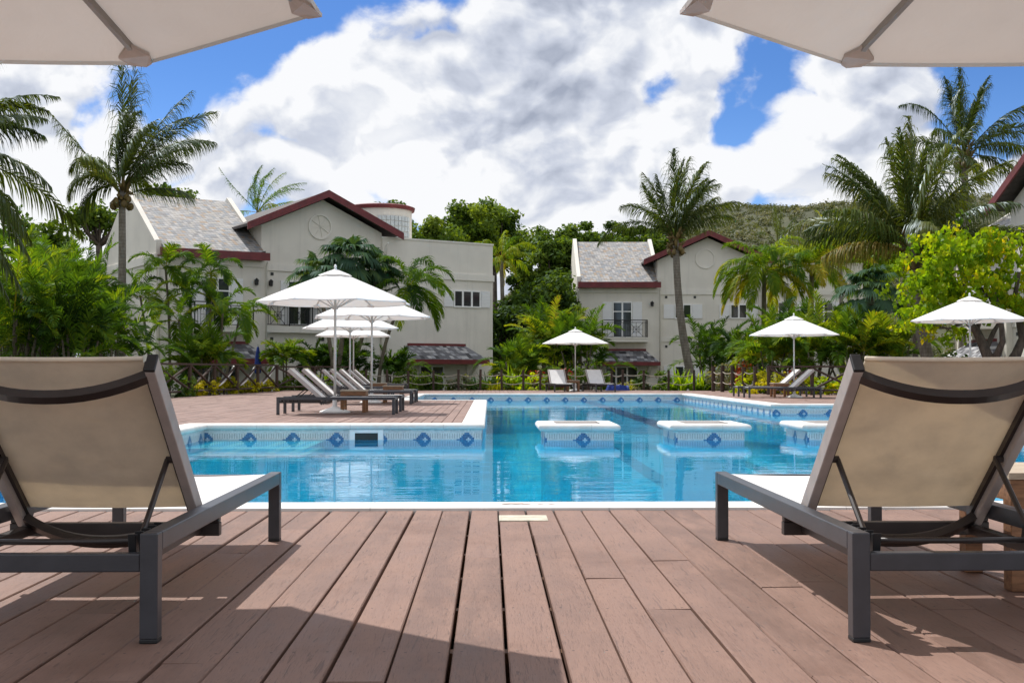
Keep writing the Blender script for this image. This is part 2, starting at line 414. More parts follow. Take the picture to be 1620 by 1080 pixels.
def glass():
    m, t = mat('dark_window_glass')
    oc = objc(t)
    n = t.noise(oc, 1.5, 3)
    c = t.mix(n, (0.010, 0.014, 0.018), (0.05, 0.055, 0.055))
    finish(t, principled(t, c, 0.06, 0, 0.8))
    return m
M['glass'] = glass()
def louver():
    m, t = mat('white_louvres')
    oc = objc(t)
    _, _, oz = t.sep(oc)
    fr = t.math('FRACT', t.math('DIVIDE', oz, 0.075))
    c = t.mix(t.math('LESS_THAN', fr, 0.22), (0.92, 0.92, 0.92), (0.74, 0.75, 0.77))
    finish(t, principled(t, c, 0.5, normal=t.bump(fr, 0.6, 0.02)))
    return m
M['louver'] = louver()

def bark(name, a, b, ring=0.0):
    m, t = mat(name)
    oc = objc(t)
    n = t.noise(t.mapping(oc, scale=(9, 9, 3)), 1, 6, 0.65)
    h = n
    c = t.mix(t.mapr(n, 0.3, 0.7), a, b)
    if ring:
        _, _, oz = t.sep(oc)
        fr = t.math('FRACT', t.math('ADD', t.math('DIVIDE', oz, ring), t.math('MULTIPLY', n, 0.7)))
        c = t.mix(t.mapr(fr, 0.0, 0.3, 0.6, 0.0), c, tuple(x * 0.45 for x in a))
        h = t.math('ADD', t.math('MULTIPLY', n, 0.6), fr)
    finish(t, principled(t, c, 0.85, normal=t.bump(h, 0.6, 0.03)))
    return m
M['palm_trunk'] = bark('palm_trunk', (0.15, 0.125, 0.095), (0.27, 0.24, 0.20), 0.13)
M['slim_trunk'] = bark('slim_palm_trunk', (0.10, 0.085, 0.055), (0.20, 0.175, 0.12), 0.10)
M['bark'] = bark('tree_bark', (0.05, 0.038, 0.03), (0.13, 0.10, 0.08))

def leaf(name, stops, trans=0.42, tmul=(1.75, 1.6, 0.40), gloss=0.025, rough=0.5):
    m, t = mat(name)
    a = t.node('ShaderNodeAttribute'); a.attribute_name = 'tint'
    rnd = t.node('ShaderNodeNewGeometry').outputs['Random Per Island']
    f = t.math('ADD', a.outputs['Fac'], t.math('MULTIPLY', t.math('SUBTRACT', rnd, 0.5), 0.22), clamp=True)
    c = t.ramp(f, stops)
    d = t.node('ShaderNodeBsdfDiffuse'); t.put(d.inputs[0], c)
    tr = t.node('ShaderNodeBsdfTranslucent'); t.put(tr.inputs[0], t.mix(1.0, c, tmul, 'MULTIPLY'))
    m1 = t.node('ShaderNodeMixShader'); m1.inputs[0].default_value = trans
    t.l.new(d.outputs[0], m1.inputs[1]); t.l.new(tr.outputs[0], m1.inputs[2])
    g = t.node('ShaderNodeBsdfGlossy'); g.inputs['Roughness'].default_value = rough; g.inputs[0].default_value = (0.8, 0.9, 1, 1)
    lw = t.node('ShaderNodeLayerWeight'); lw.inputs[0].default_value = 0.3
    m2 = t.node('ShaderNodeMixShader'); t.put(m2.inputs[0], t.math('ADD', t.math('MULTIPLY', lw.outputs['Fresnel'], gloss * 0.55), gloss * 0.05))
    t.l.new(m1.outputs[0], m2.inputs[1]); t.l.new(g.outputs[0], m2.inputs[2])
    finish(t, m2)
    return m
M['coco'] = leaf('coconut_leaf', [(0, (0.036, 0.060, 0.014)), (0.5, (0.085, 0.115, 0.020)), (0.8, (0.17, 0.175, 0.035)), (1, (0.28, 0.20, 0.07))], 0.36, gloss=0.10, rough=0.45)
M['areca'] = leaf('areca_leaf', [(0, (0.024, 0.060, 0.014)), (0.5, (0.085, 0.17, 0.016)), (0.8, (0.24, 0.31, 0.02)), (1, (0.34, 0.29, 0.035))], 0.42)
M['fan'] = leaf('fan_palm_leaf', [(0, (0.035, 0.075, 0.045)), (0.5, (0.06, 0.12, 0.06)), (1, (0.14, 0.20, 0.05))], 0.3, gloss=0.02)
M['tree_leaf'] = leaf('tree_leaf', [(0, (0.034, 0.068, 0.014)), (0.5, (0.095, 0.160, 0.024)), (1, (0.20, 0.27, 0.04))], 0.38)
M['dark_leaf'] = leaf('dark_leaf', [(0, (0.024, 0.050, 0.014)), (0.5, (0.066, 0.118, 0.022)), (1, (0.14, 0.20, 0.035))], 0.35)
M['lime_leaf'] = leaf('lime_leaf', [(0, (0.09, 0.19, 0.012)), (0.5, (0.24, 0.36, 0.014)), (0.85, (0.42, 0.44, 0.018)), (1, (0.55, 0.36, 0.02))], 0.5)
M['yellow_leaf'] = leaf('yellow_leaf', [(0, (0.12, 0.17, 0.012)), (0.5, (0.42, 0.38, 0.012)), (1, (0.60, 0.48, 0.02))], 0.4, (1.2, 1.2, 0.6))
M['red_leaf'] = leaf('red_leaf', [(0, (0.10, 0.03, 0.02)), (0.5, (0.33, 0.06, 0.03)), (1, (0.40, 0.15, 0.04))], 0.4, (1.5, 0.9, 0.6))
M['grey_leaf'] = leaf('grey_leaf', [(0, (0.08, 0.10, 0.06)), (0.6, (0.17, 0.19, 0.12)), (1, (0.30, 0.22, 0.17))], 0.3)
M['hill_leaf'] = leaf('hill_scrub', [(0, (0.080, 0.092, 0.034)), (0.5, (0.145, 0.145, 0.062)), (1, (0.24, 0.215, 0.115))], 0.30, (1.2, 1.3, 0.7), 0.05, 0.6)
def groundm():
    m, t = mat('garden_soil')
    oc = objc(t)
    n = t.noise(oc, 0.7, 6, 0.65)
    c = t.ramp(n, [(0.3, (0.03, 0.04, 0.014)), (0.55, (0.055, 0.06, 0.022)), (0.75, (0.10, 0.075, 0.045))])
    finish(t, principled(t, c, 0.95, normal=t.bump(t.noise(oc, 8, 4), 0.5, 0.05)))
    return m
M['ground'] = groundm()
def hillm():
    m, t = mat('hill_ground')
    oc = objc(t)
    n = t.noise(oc, 0.05, 8, 0.7)
    c = t.ramp(n, [(0.3, (0.035, 0.042, 0.018)), (0.55, (0.065, 0.07, 0.032)), (0.75, (0.12, 0.105, 0.06))])
    finish(t, principled(t, c, 0.95))
    return m
M['hill'] = hillm()

# ------------------------------------------------------------------ mesh helpers
class MB:
    def __init__(self):
        self.v = []; self.f = []; self.uv = None; self.mi = []
    def add(self, vs, fs, mi=0):
        o = len(self.v)
        self.v.extend([tuple(p) for p in vs])
        self.f.extend([tuple(i + o for i in f) for f in fs])
        self.mi.extend([mi] * len(fs))
        return self
    def box(self, a, b, mi=0):
        (x0, y0, z0), (x1, y1, z1) = a, b
        x0, x1 = min(x0, x1), max(x0, x1); y0, y1 = min(y0, y1), max(y0, y1); z0, z1 = min(z0, z1), max(z0, z1)
        return self.add([(x0, y0, z0), (x1, y0, z0), (x1, y1, z0), (x0, y1, z0), (x0, y0, z1), (x1, y0, z1), (x1, y1, z1), (x0, y1, z1)],
                        [(3, 2, 1, 0), (4, 5, 6, 7), (0, 1, 5, 4), (1, 2, 6, 5), (2, 3, 7, 6), (3, 0, 4, 7)], mi)
    def bar(self, p0, p1, wd, ht, up=(0, 0, 1), mi=0):
        """rectangular bar from p0 to p1; wd across, ht along 'up'"""
        p0, p1 = Vector(p0), Vector(p1)
        t = (p1 - p0).normalized(); up = Vector(up)
        s = t.cross(up)
        if s.length < 1e-4: s = t.cross(Vector((1, 0, 0)))
        s.normalize(); n = s.cross(t).normalized()
        s *= wd / 2; n *= ht / 2
        return self.add([p0 - s - n, p0 + s - n, p0 + s + n, p0 - s + n, p1 - s - n, p1 + s - n, p1 + s + n, p1 - s + n],
                        [(0, 3, 2, 1), (4, 5, 6, 7), (0, 1, 5, 4), (1, 2, 6, 5), (2, 3, 7, 6), (3, 0, 4, 7)], mi)
    def sweep_rect(self, path, wd, ht, up=(0, 0, 1)):
        """one bent rectangular bar along a path"""
        P = [Vector(p) for p in path]; up = Vector(up); rings = []
        for i, p in enumerate(P):
            t = (P[min(i + 1, len(P) - 1)] - P[max(i - 1, 0)]).normalized()
            s = t.cross(up).normalized(); n = s.cross(t).normalized()
            rings.append([p - s * wd / 2 - n * ht / 2, p + s * wd / 2 - n * ht / 2, p + s * wd / 2 + n * ht / 2, p - s * wd / 2 + n * ht / 2])
        vs = [q for r in rings for q in r]; fs = [(3, 2, 1, 0)]
        for i in range(len(P) - 1):
            for j in range(4):
                fs.append((i * 4 + j, i * 4 + (j + 1) % 4, (i + 1) * 4 + (j + 1) % 4, (i + 1) * 4 + j))
        k = (len(P) - 1) * 4
        fs.append((k, k + 1, k + 2, k + 3))
        return self.add(vs, fs)
    def tube(self, path, rad, n=8, caps=True, mi=0):
        P = [Vector(p) for p in path]
        if not isinstance(rad, (list, tuple)): rad = [rad] * len(P)
        vs = []; fs = []
        ref = None
        for i, p in enumerate(P):
            t = (P[min(i + 1, len(P) - 1)] - P[max(i - 1, 0)])
            if t.length < 1e-9: t = Vector((0, 0, 1))
            t.normalize()
            if ref is None:
                ref = t.cross(Vector((0.31, 0.17, 0.93)))
                if ref.length < 0.1: ref = t.cross(Vector((1, 0, 0)))
            s = (ref - t * ref.dot(t)).normalized(); ref = s; b = t.cross(s)
            for j in range(n):
                a = 2 * PI * j / n
                vs.append(p + (s * math.cos(a) + b * math.sin(a)) * rad[i])
        for i in range(len(P) - 1):
            for j in range(n):
                fs.append((i * n + j, i * n + (j + 1) % n, (i + 1) * n + (j + 1) % n, (i + 1) * n + j))
        if caps:
            fs.append(tuple(reversed(range(n)))); k = (len(P) - 1) * n; fs.append(tuple(range(k, k + n)))
        return self.add(vs, fs, mi)
    def lathe(self, prof, n=20, c=(0, 0, 0), mi=0):
        vs = []; fs = []
        for r, z in prof:
            for j in range(n):
                a = 2 * PI * j / n
                vs.append((c[0] + r * math.cos(a), c[1] + r * math.sin(a), c[2] + z))
        for i in range(len(prof) - 1):
            for j in range(n):
                fs.append((i * n + j, i * n + (j + 1) % n, (i + 1) * n + (j + 1) % n, (i + 1) * n + j))
        fs.append(tuple(reversed(range(n)))); k = (len(prof) - 1) * n; fs.append(tuple(range(k, k + n)))
        return self.add(vs, fs, mi)
    def prism(self, poly, axis, a, b, mi=0):
        """extrude a 2-D outline along an axis: axis 'y' takes (x,z), 'x' takes (y,z), 'z' takes (x,y)"""
        mk = {'y': lambda p, q: (p[0], q, p[1]), 'x': lambda p, q: (q, p[0], p[1]), 'z': lambda p, q: (p[0], p[1], q)}[axis]
        n = len(poly)
        vs = [mk(p, a) for p in poly] + [mk(p, b) for p in poly]
        fs = [tuple(range(n)), tuple(reversed(range(n, 2 * n)))] + [(i, i + n, (i + 1) % n + n, (i + 1) % n) for i in range(n)]
        return self.add(vs, fs, mi)
    def build(self, name, mats, parent=None, smooth=False, bevel=0.0, loc=None, fix=True):
        me = bpy.data.meshes.new(name)
        me.from_pydata(self.v, [], self.f)
        if fix:
            bm = bmesh.new(); bm.from_mesh(me); bmesh.ops.recalc_face_normals(bm, faces=bm.faces); bm.to_mesh(me); bm.free()
        if not isinstance(mats, (list, tuple)): mats = [mats]
        for m in mats: me.materials.append(m)
        if any(self.mi): me.polygons.foreach_set('material_index', self.mi)
        if smooth: me.polygons.foreach_set('use_smooth', [True] * len(me.polygons))
        o = bpy.data.objects.new(name, me); COL.objects.link(o)
        if parent is not None: o.parent = parent
        if loc is not None: o.location = loc
        if bevel:
            md = o.modifiers.new('bevel', 'BEVEL'); md.width = bevel; md.segments = 2; md.limit_method = 'ANGLE'; md.angle_limit = R(40)
            md.harden_normals = False
        return o

def tag(o, label=None, cat=None, group=None, kind=None):
    if label: o['label'] = label
    if cat: o['category'] = cat
    if group: o['group'] = group
    if kind: o['kind'] = kind
    return o
def empty(name, loc, rz=0, label=None, cat=None, group=None):
    o = bpy.data.objects.new(name, None); COL.objects.link(o)
    o.location = loc; o.rotation_euler = (0, 0, rz); o.empty_display_size = 0.2
    return tag(o, label, cat, group)
def copy_tree(o, parent=None):
    c = o.copy(); COL.objects.link(c)
    if parent is not None:
        c.parent = parent
    for ch in list(o.children):
        copy_tree(ch, c)
    return c
def place(root, loc, rz, label, group=None):
    c = copy_tree(root); c.location = loc; c.rotation_euler = (0, 0, rz); c['label'] = label
    if group: c['group'] = group
    return c

def np_mesh(name, V, Fq, Ft, tint, mats, parent=None, loc=None):
    """mesh from numpy arrays: V (n,3), quads, tris, per-vertex tint"""
    me = bpy.data.meshes.new(name)
    nv, nq, nt = len(V), len(Fq), len(Ft)
    me.vertices.add(nv); me.vertices.foreach_set('co', np.asarray(V, np.float32).ravel())
    loops = np.concatenate([np.asarray(Fq, np.int32).ravel(), np.asarray(Ft, np.int32).ravel()])
    me.loops.add(len(loops)); me.loops.foreach_set('vertex_index', loops)
    me.polygons.add(nq + nt)
    st = np.concatenate([np.arange(nq) * 4, nq * 4 + np.arange(nt) * 3]).astype(np.int32)
    me.polygons.foreach_set('loop_start', st)
    at_ = me.attributes.new('tint', 'FLOAT', 'POINT'); at_.data.foreach_set('value', np.asarray(tint, np.float32))
    if not isinstance(mats, (list, tuple)): mats = [mats]
    for m in mats: me.materials.append(m)
    me.update(calc_edges=True); me.validate()
    o = bpy.data.objects.new(name, me); COL.objects.link(o)
    if parent is not None: o.parent = parent
    if loc is not None: o.location = loc
    return o
# ------------------------------------------------------------------ pool
WL = -0.22           # water level
PZ = -1.35           # pool floor
POOL = [(-4.2, 7.13), (14.0, 7.13), (14.0, 27.9), (6.65, 27.9), (6.65, 40.8), (-2.25, 40.8), (-2.25, 32.0), (-0.12, 32.0), (-0.12, 17.6), (-4.2, 17.6)]   # counter-clockwise

def offset_poly(poly, d):
    """positive d moves the outline into the pool"""
    out = []; n = len(poly)
    for i in range(n):
        p0, p1, p2 = Vector(poly[i - 1]), Vector(poly[i]), Vector(poly[(i + 1) % n])
        e1 = (p1 - p0).normalized(); e2 = (p2 - p1).normalized()
        n1 = Vector((-e1.y, e1.x)); n2 = Vector((-e2.y, e2.x))
        m = (n1 + n2); m = m / max(1e-6, m.dot(n1))
        out.append(p1 + m * d)
    return out

def pool_walls():
    vs = []; fs = []; uv = []; mi = []
    n = len(POOL)
    for i in range(n):
        a, b = POOL[i], POOL[(i + 1) % n]
        L = math.dist(a, b); o = len(vs)
        vs += [(a[0], a[1], PZ), (b[0], b[1], PZ), (b[0], b[1], -0.045), (a[0], a[1], -0.045)]
        fs.append((o, o + 1, o + 2, o + 3)); uv += [(-0.1, PZ), (-0.1 - L, PZ), (-0.1 - L, -0.045), (-0.1, -0.045)]; mi.append(0)
    o = len(vs)
    vs += [(x, y, PZ) for x, y in POOL]; fs.append(tuple(range(o, o + n))); uv += [p for p in POOL]; mi.append(1)
    me = bpy.data.meshes.new('pool_basin'); me.from_pydata(vs, [], fs)
    u = me.uv_layers.new(name='UVMap'); u.data.foreach_set('uv', [c for p in uv for c in p])
    me.materials.append(M['tile']); me.materials.append(M['floor']); me.polygons.foreach_set('material_index', mi)
    ob = bpy.data.objects.new('pool_basin', me); COL.objects.link(ob); ob['kind'] = 'structure'
pool_walls()

def sweep_coping(poly, prof, name, parent=None, closed_inner=False, sub=1):
    rings = [offset_poly(poly, o) for o, z in prof]
    n = len(poly); vs = []; fs = []
    for (o, z), r in zip(prof, rings):
        vs += [(p.x, p.y, z) for p in r]
    k = len(prof)
    for i in range(k - 1):
        for j in range(n):
            j2 = (j + 1) % n
            fs.append((i * n + j, i * n + j2, (i + 1) * n + j2, (i + 1) * n + j))
    m = MB(); m.add(vs, fs)
    return m
COP = [(-0.30, -0.10), (-0.30, 0.014), (0.0, 0.016), (0.026, 0.010), (0.042, -0.006), (0.049, -0.028), (0.044, -0.052), (0.030, -0.066), (0.0, -0.070), (-0.05, -0.070)]
cop = sweep_coping(POOL, COP, 'coping').build('pool_coping', M['coping']); cop['kind'] = 'structure'
mk = MB()
for (x, y, a, b) in [(0.10, 7.02, .035, .02), (0.15, 7.03, .05, .03), (0.21, 7.01, .04, .018), (0.30, 7.02, .025, .02), (0.36, 7.01, .03, .015)]:
    rr = random.Random(int(x * 1000)); pts = []
    for k in range(9):
        an = 2 * PI * k / 9; s = rr.uniform(.6, 1.2); pts.append((x + a * s * math.cos(an), y + b * s * math.sin(an)))
    mk.add([(p[0], p[1], 0.0185) for p in pts], [tuple(range(9))])
o = mk.build('painted_marking', M['faded_red'], fix=False); o['kind'] = 'structure'
m = MB(); m.add([(x, y, WL) for x, y in POOL], [tuple(range(len(POOL)))])
wat = m.build('pool_water', M['water'], fix=False); wat['kind'] = 'structure'
# submerged bench along the terrace wall, with pale nosings
m = MB(); m.box((-4.2, 15.9, PZ), (-2.45, 17.6, -0.325)); ob = m.build('pool_bench', M['floor']); ob['kind'] = 'structure'
m = MB(); m.box((-4.19, 15.80, -0.40), (-2.44, 16.0, -0.319)); m.box((-2.54, 16.001, -0.40), (-2.43, 17.35, -0.320)); m.box((-4.19, 17.36, -0.40), (-2.43, 17.59, -0.318))
for x in (-3.95, -3.60, -3.05, -2.75): m.box((x, 16.2, -0.324), (x + .13, 17.2, -0.316))
ob = m.build('pool_bench_nosing', M['white_paint']); ob['kind'] = 'structure'

# skimmer mouth in the terrace wall
sk = empty('pool_skimmer', (-1.82, 17.6, -0.07), 0, 'square white skimmer mouth in the tiled terrace wall, dark inside', 'skimmer')
m = MB()
m.box((-.25, -.022, -.22), (-.17, .01, 0)); m.box((.17, -.022, -.22), (.25, .01, 0)); m.box((-.17, -.022, -.05), (.17, .01, 0)); m.box((-.17, -.022, -.22), (.17, .01, -.20))
m.build('frame', M['white_paint'], sk, bevel=.004)
m = MB(); m.box((-.17, -.008, -.20), (.17, .004, -.05)); m.build('opening', M['skimmer_dark'], sk)

# the three tiled blocks standing in the water
ISL_PROF = [(0.02, -.088), (-0.045, -.088), (-0.07, -.078), (-.086, -.055), (-.09, -.035), (-.083, -.012), (-.066, .006), (-.04, .014), (0.18, .016)]
isl_labels = ['tiled block in the pool nearest the corner of the terrace',
              'middle one of the three tiled blocks standing in the pool',
              'tiled block in the pool partly hidden behind the cream lounger backrest']
for (x0, lab, uo) in ((0.80, isl_labels[0], -.25), (2.72, isl_labels[1], -.25), (4.66, isl_labels[2], -.25)):
    wdt = 1.02; dep = 1.2
    e = empty('pool_block', (x0, 17.42, 0), 0, lab, 'pool block', 'tiled blocks standing in the pool')
    poly = [(0, 0), (wdt, 0), (wdt, dep), (0, dep)]
    vs = []; fs = []; uv = []
    for i in range(4):
        a, b = poly[i], poly[(i + 1) % 4]; L = math.dist(a, b); o = len(vs)
        vs += [(a[0], a[1], PZ), (b[0], b[1], PZ), (b[0], b[1], -.05), (a[0], a[1], -.05)]
        fs.append((o, o + 1, o + 2, o + 3)); uv += [(uo, PZ), (uo + L, PZ), (uo + L, -.05), (uo, -.05)]
        uo += L
    me = bpy.data.meshes.new('tiled_body'); me.from_pydata(vs, [], fs)
    u = me.uv_layers.new(name='UVMap'); u.data.foreach_set('uv', [c for p in uv for c in p]); me.materials.append(M['tile'])
    ob = bpy.data.objects.new('tiled_body', me); COL.objects.link(ob); ob.parent = e
    rings = [offset_poly(poly, o) for o, z in ISL_PROF]
    mm = MB(); vs = []; fs = []
    for (o_, z), r_ in zip(ISL_PROF, rings): vs += [(p.x, p.y, z) for p in r_]
    for i in range(len(ISL_PROF) - 1):
        for j in range(4): fs.append((i * 4 + j, i * 4 + (j + 1) % 4, (i + 1) * 4 + (j + 1) % 4, (i + 1) * 4 + j))
    mm.add(vs, fs); mm.build('coping', M['coping'], e)
    mm = MB(); mm.box((.18, .18, -.05), (wdt - .18, dep - .18, .0)); 
    for k in range(14):
        yy = .2 + k * (dep - .4) / 13.5; mm.box((.19, yy, .0), (wdt - .19, yy + .035, .010))
    mm.build('grate', M['stile'], e)

# ------------------------------------------------------------------ decks of painted boards
PITCH_B = 0.159
def lim_left(y):   # garden fence on the left of the terrace
    return -9.15 + (y - 38) * 0.10
def board_mesh(name, cols, ivfun, material, seed, gapfun, lens=(2.2, 4.6), z0=0.0):
    rnd = random.Random(seed); vs = []; fs = []; uv = []
    for i in cols:
        x = 0.0475 + i * PITCH_B
        for (y0, y1) in ivfun(x + PITCH_B / 2):
            g0, g1 = gapfun(i), gapfun(i + 1)
            xa, xb = x + g0 / 2, x + PITCH_B - g1 / 2
            y = y0; first = True
            while y < y1 - 0.05:
                L = rnd.uniform(*lens) * (rnd.uniform(.2, 1) if first else 1); first = False
                ye = min(y + L, y1)
                if y1 - ye < .5: ye = y1
                dz = rnd.uniform(-.0022, .0022) + z0; tl = rnd.uniform(-.0012, .0012); sk_ = rnd.uniform(-.0025, .0025)
                c = .0035; jy = .0022
                o = len(vs)
                A, B, Y0, Y1 = xa, xb, y + jy, ye - jy
                vs += [(A + c, Y0 + .001, dz - tl), (B - c, Y0 + .001, dz + tl), (B - c + sk_, Y1 - .001, dz + tl), (A + c + sk_, Y1 - .001, dz - tl),
                       (A, Y0, dz - .004), (B, Y0, dz - .004), (B + sk_, Y1, dz - .004), (A + sk_, Y1, dz - .004),
                       (A, Y0, dz - .03), (B, Y0, dz - .03), (B + sk_, Y1, dz - .03), (A + sk_, Y1, dz - .03)]
                xm = (A + B) / 2
                F_ = [(0, 1, 2, 3)] + [(4 + k, 4 + (k + 1) % 4, (k + 1) % 4, k) for k in range(4)] + [(8 + k, 8 + (k + 1) % 4, 4 + (k + 1) % 4, 4 + k) for k in range(4)]
                for f in F_:
                    fs.append(tuple(q + o for q in f)); uv += [(vs[q + o][0] - xm, vs[q + o][1]) for q in f]
                y = ye
    me = bpy.data.meshes.new(name); me.from_pydata(vs, [], fs)
    u = me.uv_layers.new(name='UVMap'); u.data.foreach_set('uv', [c for p in uv for c in p]); me.materials.append(material)
    ob = bpy.data.objects.new(name, me); COL.objects.link(ob); ob['kind'] = 'structure'
    return ob
_g = random.Random(5); _gaps = {}
def gap_near(i):
    if i not in _gaps:
        _gaps[i] = {0: .012, 1: .011, -1: .012, -2: .006, -3: .013, -4: .010, -5: .006, -6: .011, -7: .004, -8: .012, 2: .009, 3: .0055, 4: .009, 5: .004, 6: .0045, 7: .005, 8: .003, 9: .006}.get(i, _g.uniform(.003, .010))
    return _gaps[i]
board_mesh('pool_deck', range(-42, 46), lambda x: [(-1.6, 6.83)] if -6.4 < x < 7.2 else [], M['deck'], 11, gap_near, (2.6, 5.6))
def iv_far(x):
    if x < -12: return []
    if x < -4.5:
        yend = 48 if x > lim_left(48) else (38 + (x + 9.15) / 0.10)
        return [(6.83, max(20.0, min(48, yend)))] if x > -10.4 else []
    if x < -2.55: return [(17.9, 48)]
    if x < -.42: return [(17.9, 31.70), (41.1, 48)]
    if x < 6.95: return [(41.1, 48)]
    if x < 16.5: return [(28.2, 40.3 if x > 9.4 else 47.0)]
    return []
board_mesh('terrace_deck', range(-66, 104), iv_far, M['deck_far'], 23, lambda i: .009, (0.9, 2.6))
# joists and the dark ground under the near deck
m = MB()
for k in range(14): m.box((-6.4, -1.4 + k * .62 - .025, -.13), (7.2, -1.4 + k * .62 + .025, -.034))
ob = m.build('deck_joists', M['teak']); ob['kind'] = 'structure'
m = MB(); m.box((-6.6, -3, -.4), (7.4, 6.82, -.14)); ob = m.build('ground_under_deck', M['soil']); ob['kind'] = 'structure'
m = MB(); m.box((-10.6, 6.85, -.4), (-4.52, 17.85, -.05)); m.box((-9.6, 17.9, -.4), (-2.57, 48.1, -.05)); m.box((-2.57, 17.95, -.4), (-.45, 31.65, -.05)); m.box((-2.5, 41.15, -.4), (6.9, 48.1, -.05)); m.box((6.98, 28.25, -.4), (16.6, 47.05, -.05))
ob = m.build('ground_under_terrace', M['soil']); ob['kind'] = 'structure'
m = MB(); m.box((0.050, 6.34, -.02), (0.312, 6.57, .005)); o = m.build('deck_patch', M['patch_wood'], bevel=.003)
tag(o, 'bare cream timber patch let into the deck at the pool edge', 'deck patch')

# ------------------------------------------------------------------ garden ground, hill
def ground():
    xs = np.concatenate([np.linspace(-900, -40, 14)[:-1], np.arange(-40, 41, 1.0), np.linspace(40, 900, 14)[1:]])
    ys = np.concatenate([np.linspace(-300, -10, 6)[:-1], np.arange(-10, 80, 1.0), np.linspace(80, 1500, 22)[1:]])
    vs = []; nx = len(xs)
    for y in ys:
        for x in xs:
            z = -.12
            if y > 49: z = -.12 - min(.75, (y - 49) * .08)
            if -11.2 < x < 17.6 and -10 < y < 48: z = -1.8
            if 9.6 < x and y > 40.2: z = -.12 - min(.75, max(0, (y - 44)) * .06)
            if x < lim_left(y) - .6 and y > 20: z = -.15
            vs.append((x, y, z))
    fs = [(j * nx + i, j * nx + i + 1, (j + 1) * nx + i + 1, (j + 1) * nx + i) for j in range(len(ys) - 1) for i in range(nx - 1)]
    mm = MB(); mm.add(vs, fs); ob = mm.build('ground', M['ground'], fix=False, smooth=False); ob['kind'] = 'structure'
ground()

def hz(x, y):
    """height of the far hill"""
    X = np.array([-200, -60, 0, 30, 55, 75, 100, 140, 180, 230, 330]); Z = np.array([0, 6, 22, 39, 47, 53, 55.5, 56, 58, 62, 50])
    r = np.interp(x * 400 / np.maximum(y, 200) * 1.0, X, Z)
    t = np.clip((y - 150) / 250, 0, 1)
    r = r * (t * t * (3 - 2 * t))
    b = np.clip((y - 430) / 250, 0, 1)
    r = r * (1 - .8 * b)
    return r + 1.6 * np.sin(x * .11 + y * .05) + 1.1 * np.sin(x * .043 - y * .09 + 1.3) - 1.5
def hill():
    xs = np.arange(-160, 300, 4.0); ys = np.arange(150, 640, 6.0)
    XX, YY = np.meshgrid(xs, ys); ZZ = hz(XX, YY)
    nx = len(xs)
    fs = [(j * nx + i, j * nx + i + 1, (j + 1) * nx + i + 1, (j + 1) * nx + i) for j in range(len(ys) - 1) for i in range(nx - 1)]
    mm = MB(); mm.add(np.stack([XX.ravel(), YY.ravel(), ZZ.ravel()], 1).tolist(), fs)
    ob = mm.build('hill', M['hill'], fix=False, smooth=True); ob['kind'] = 'structure'
hill()

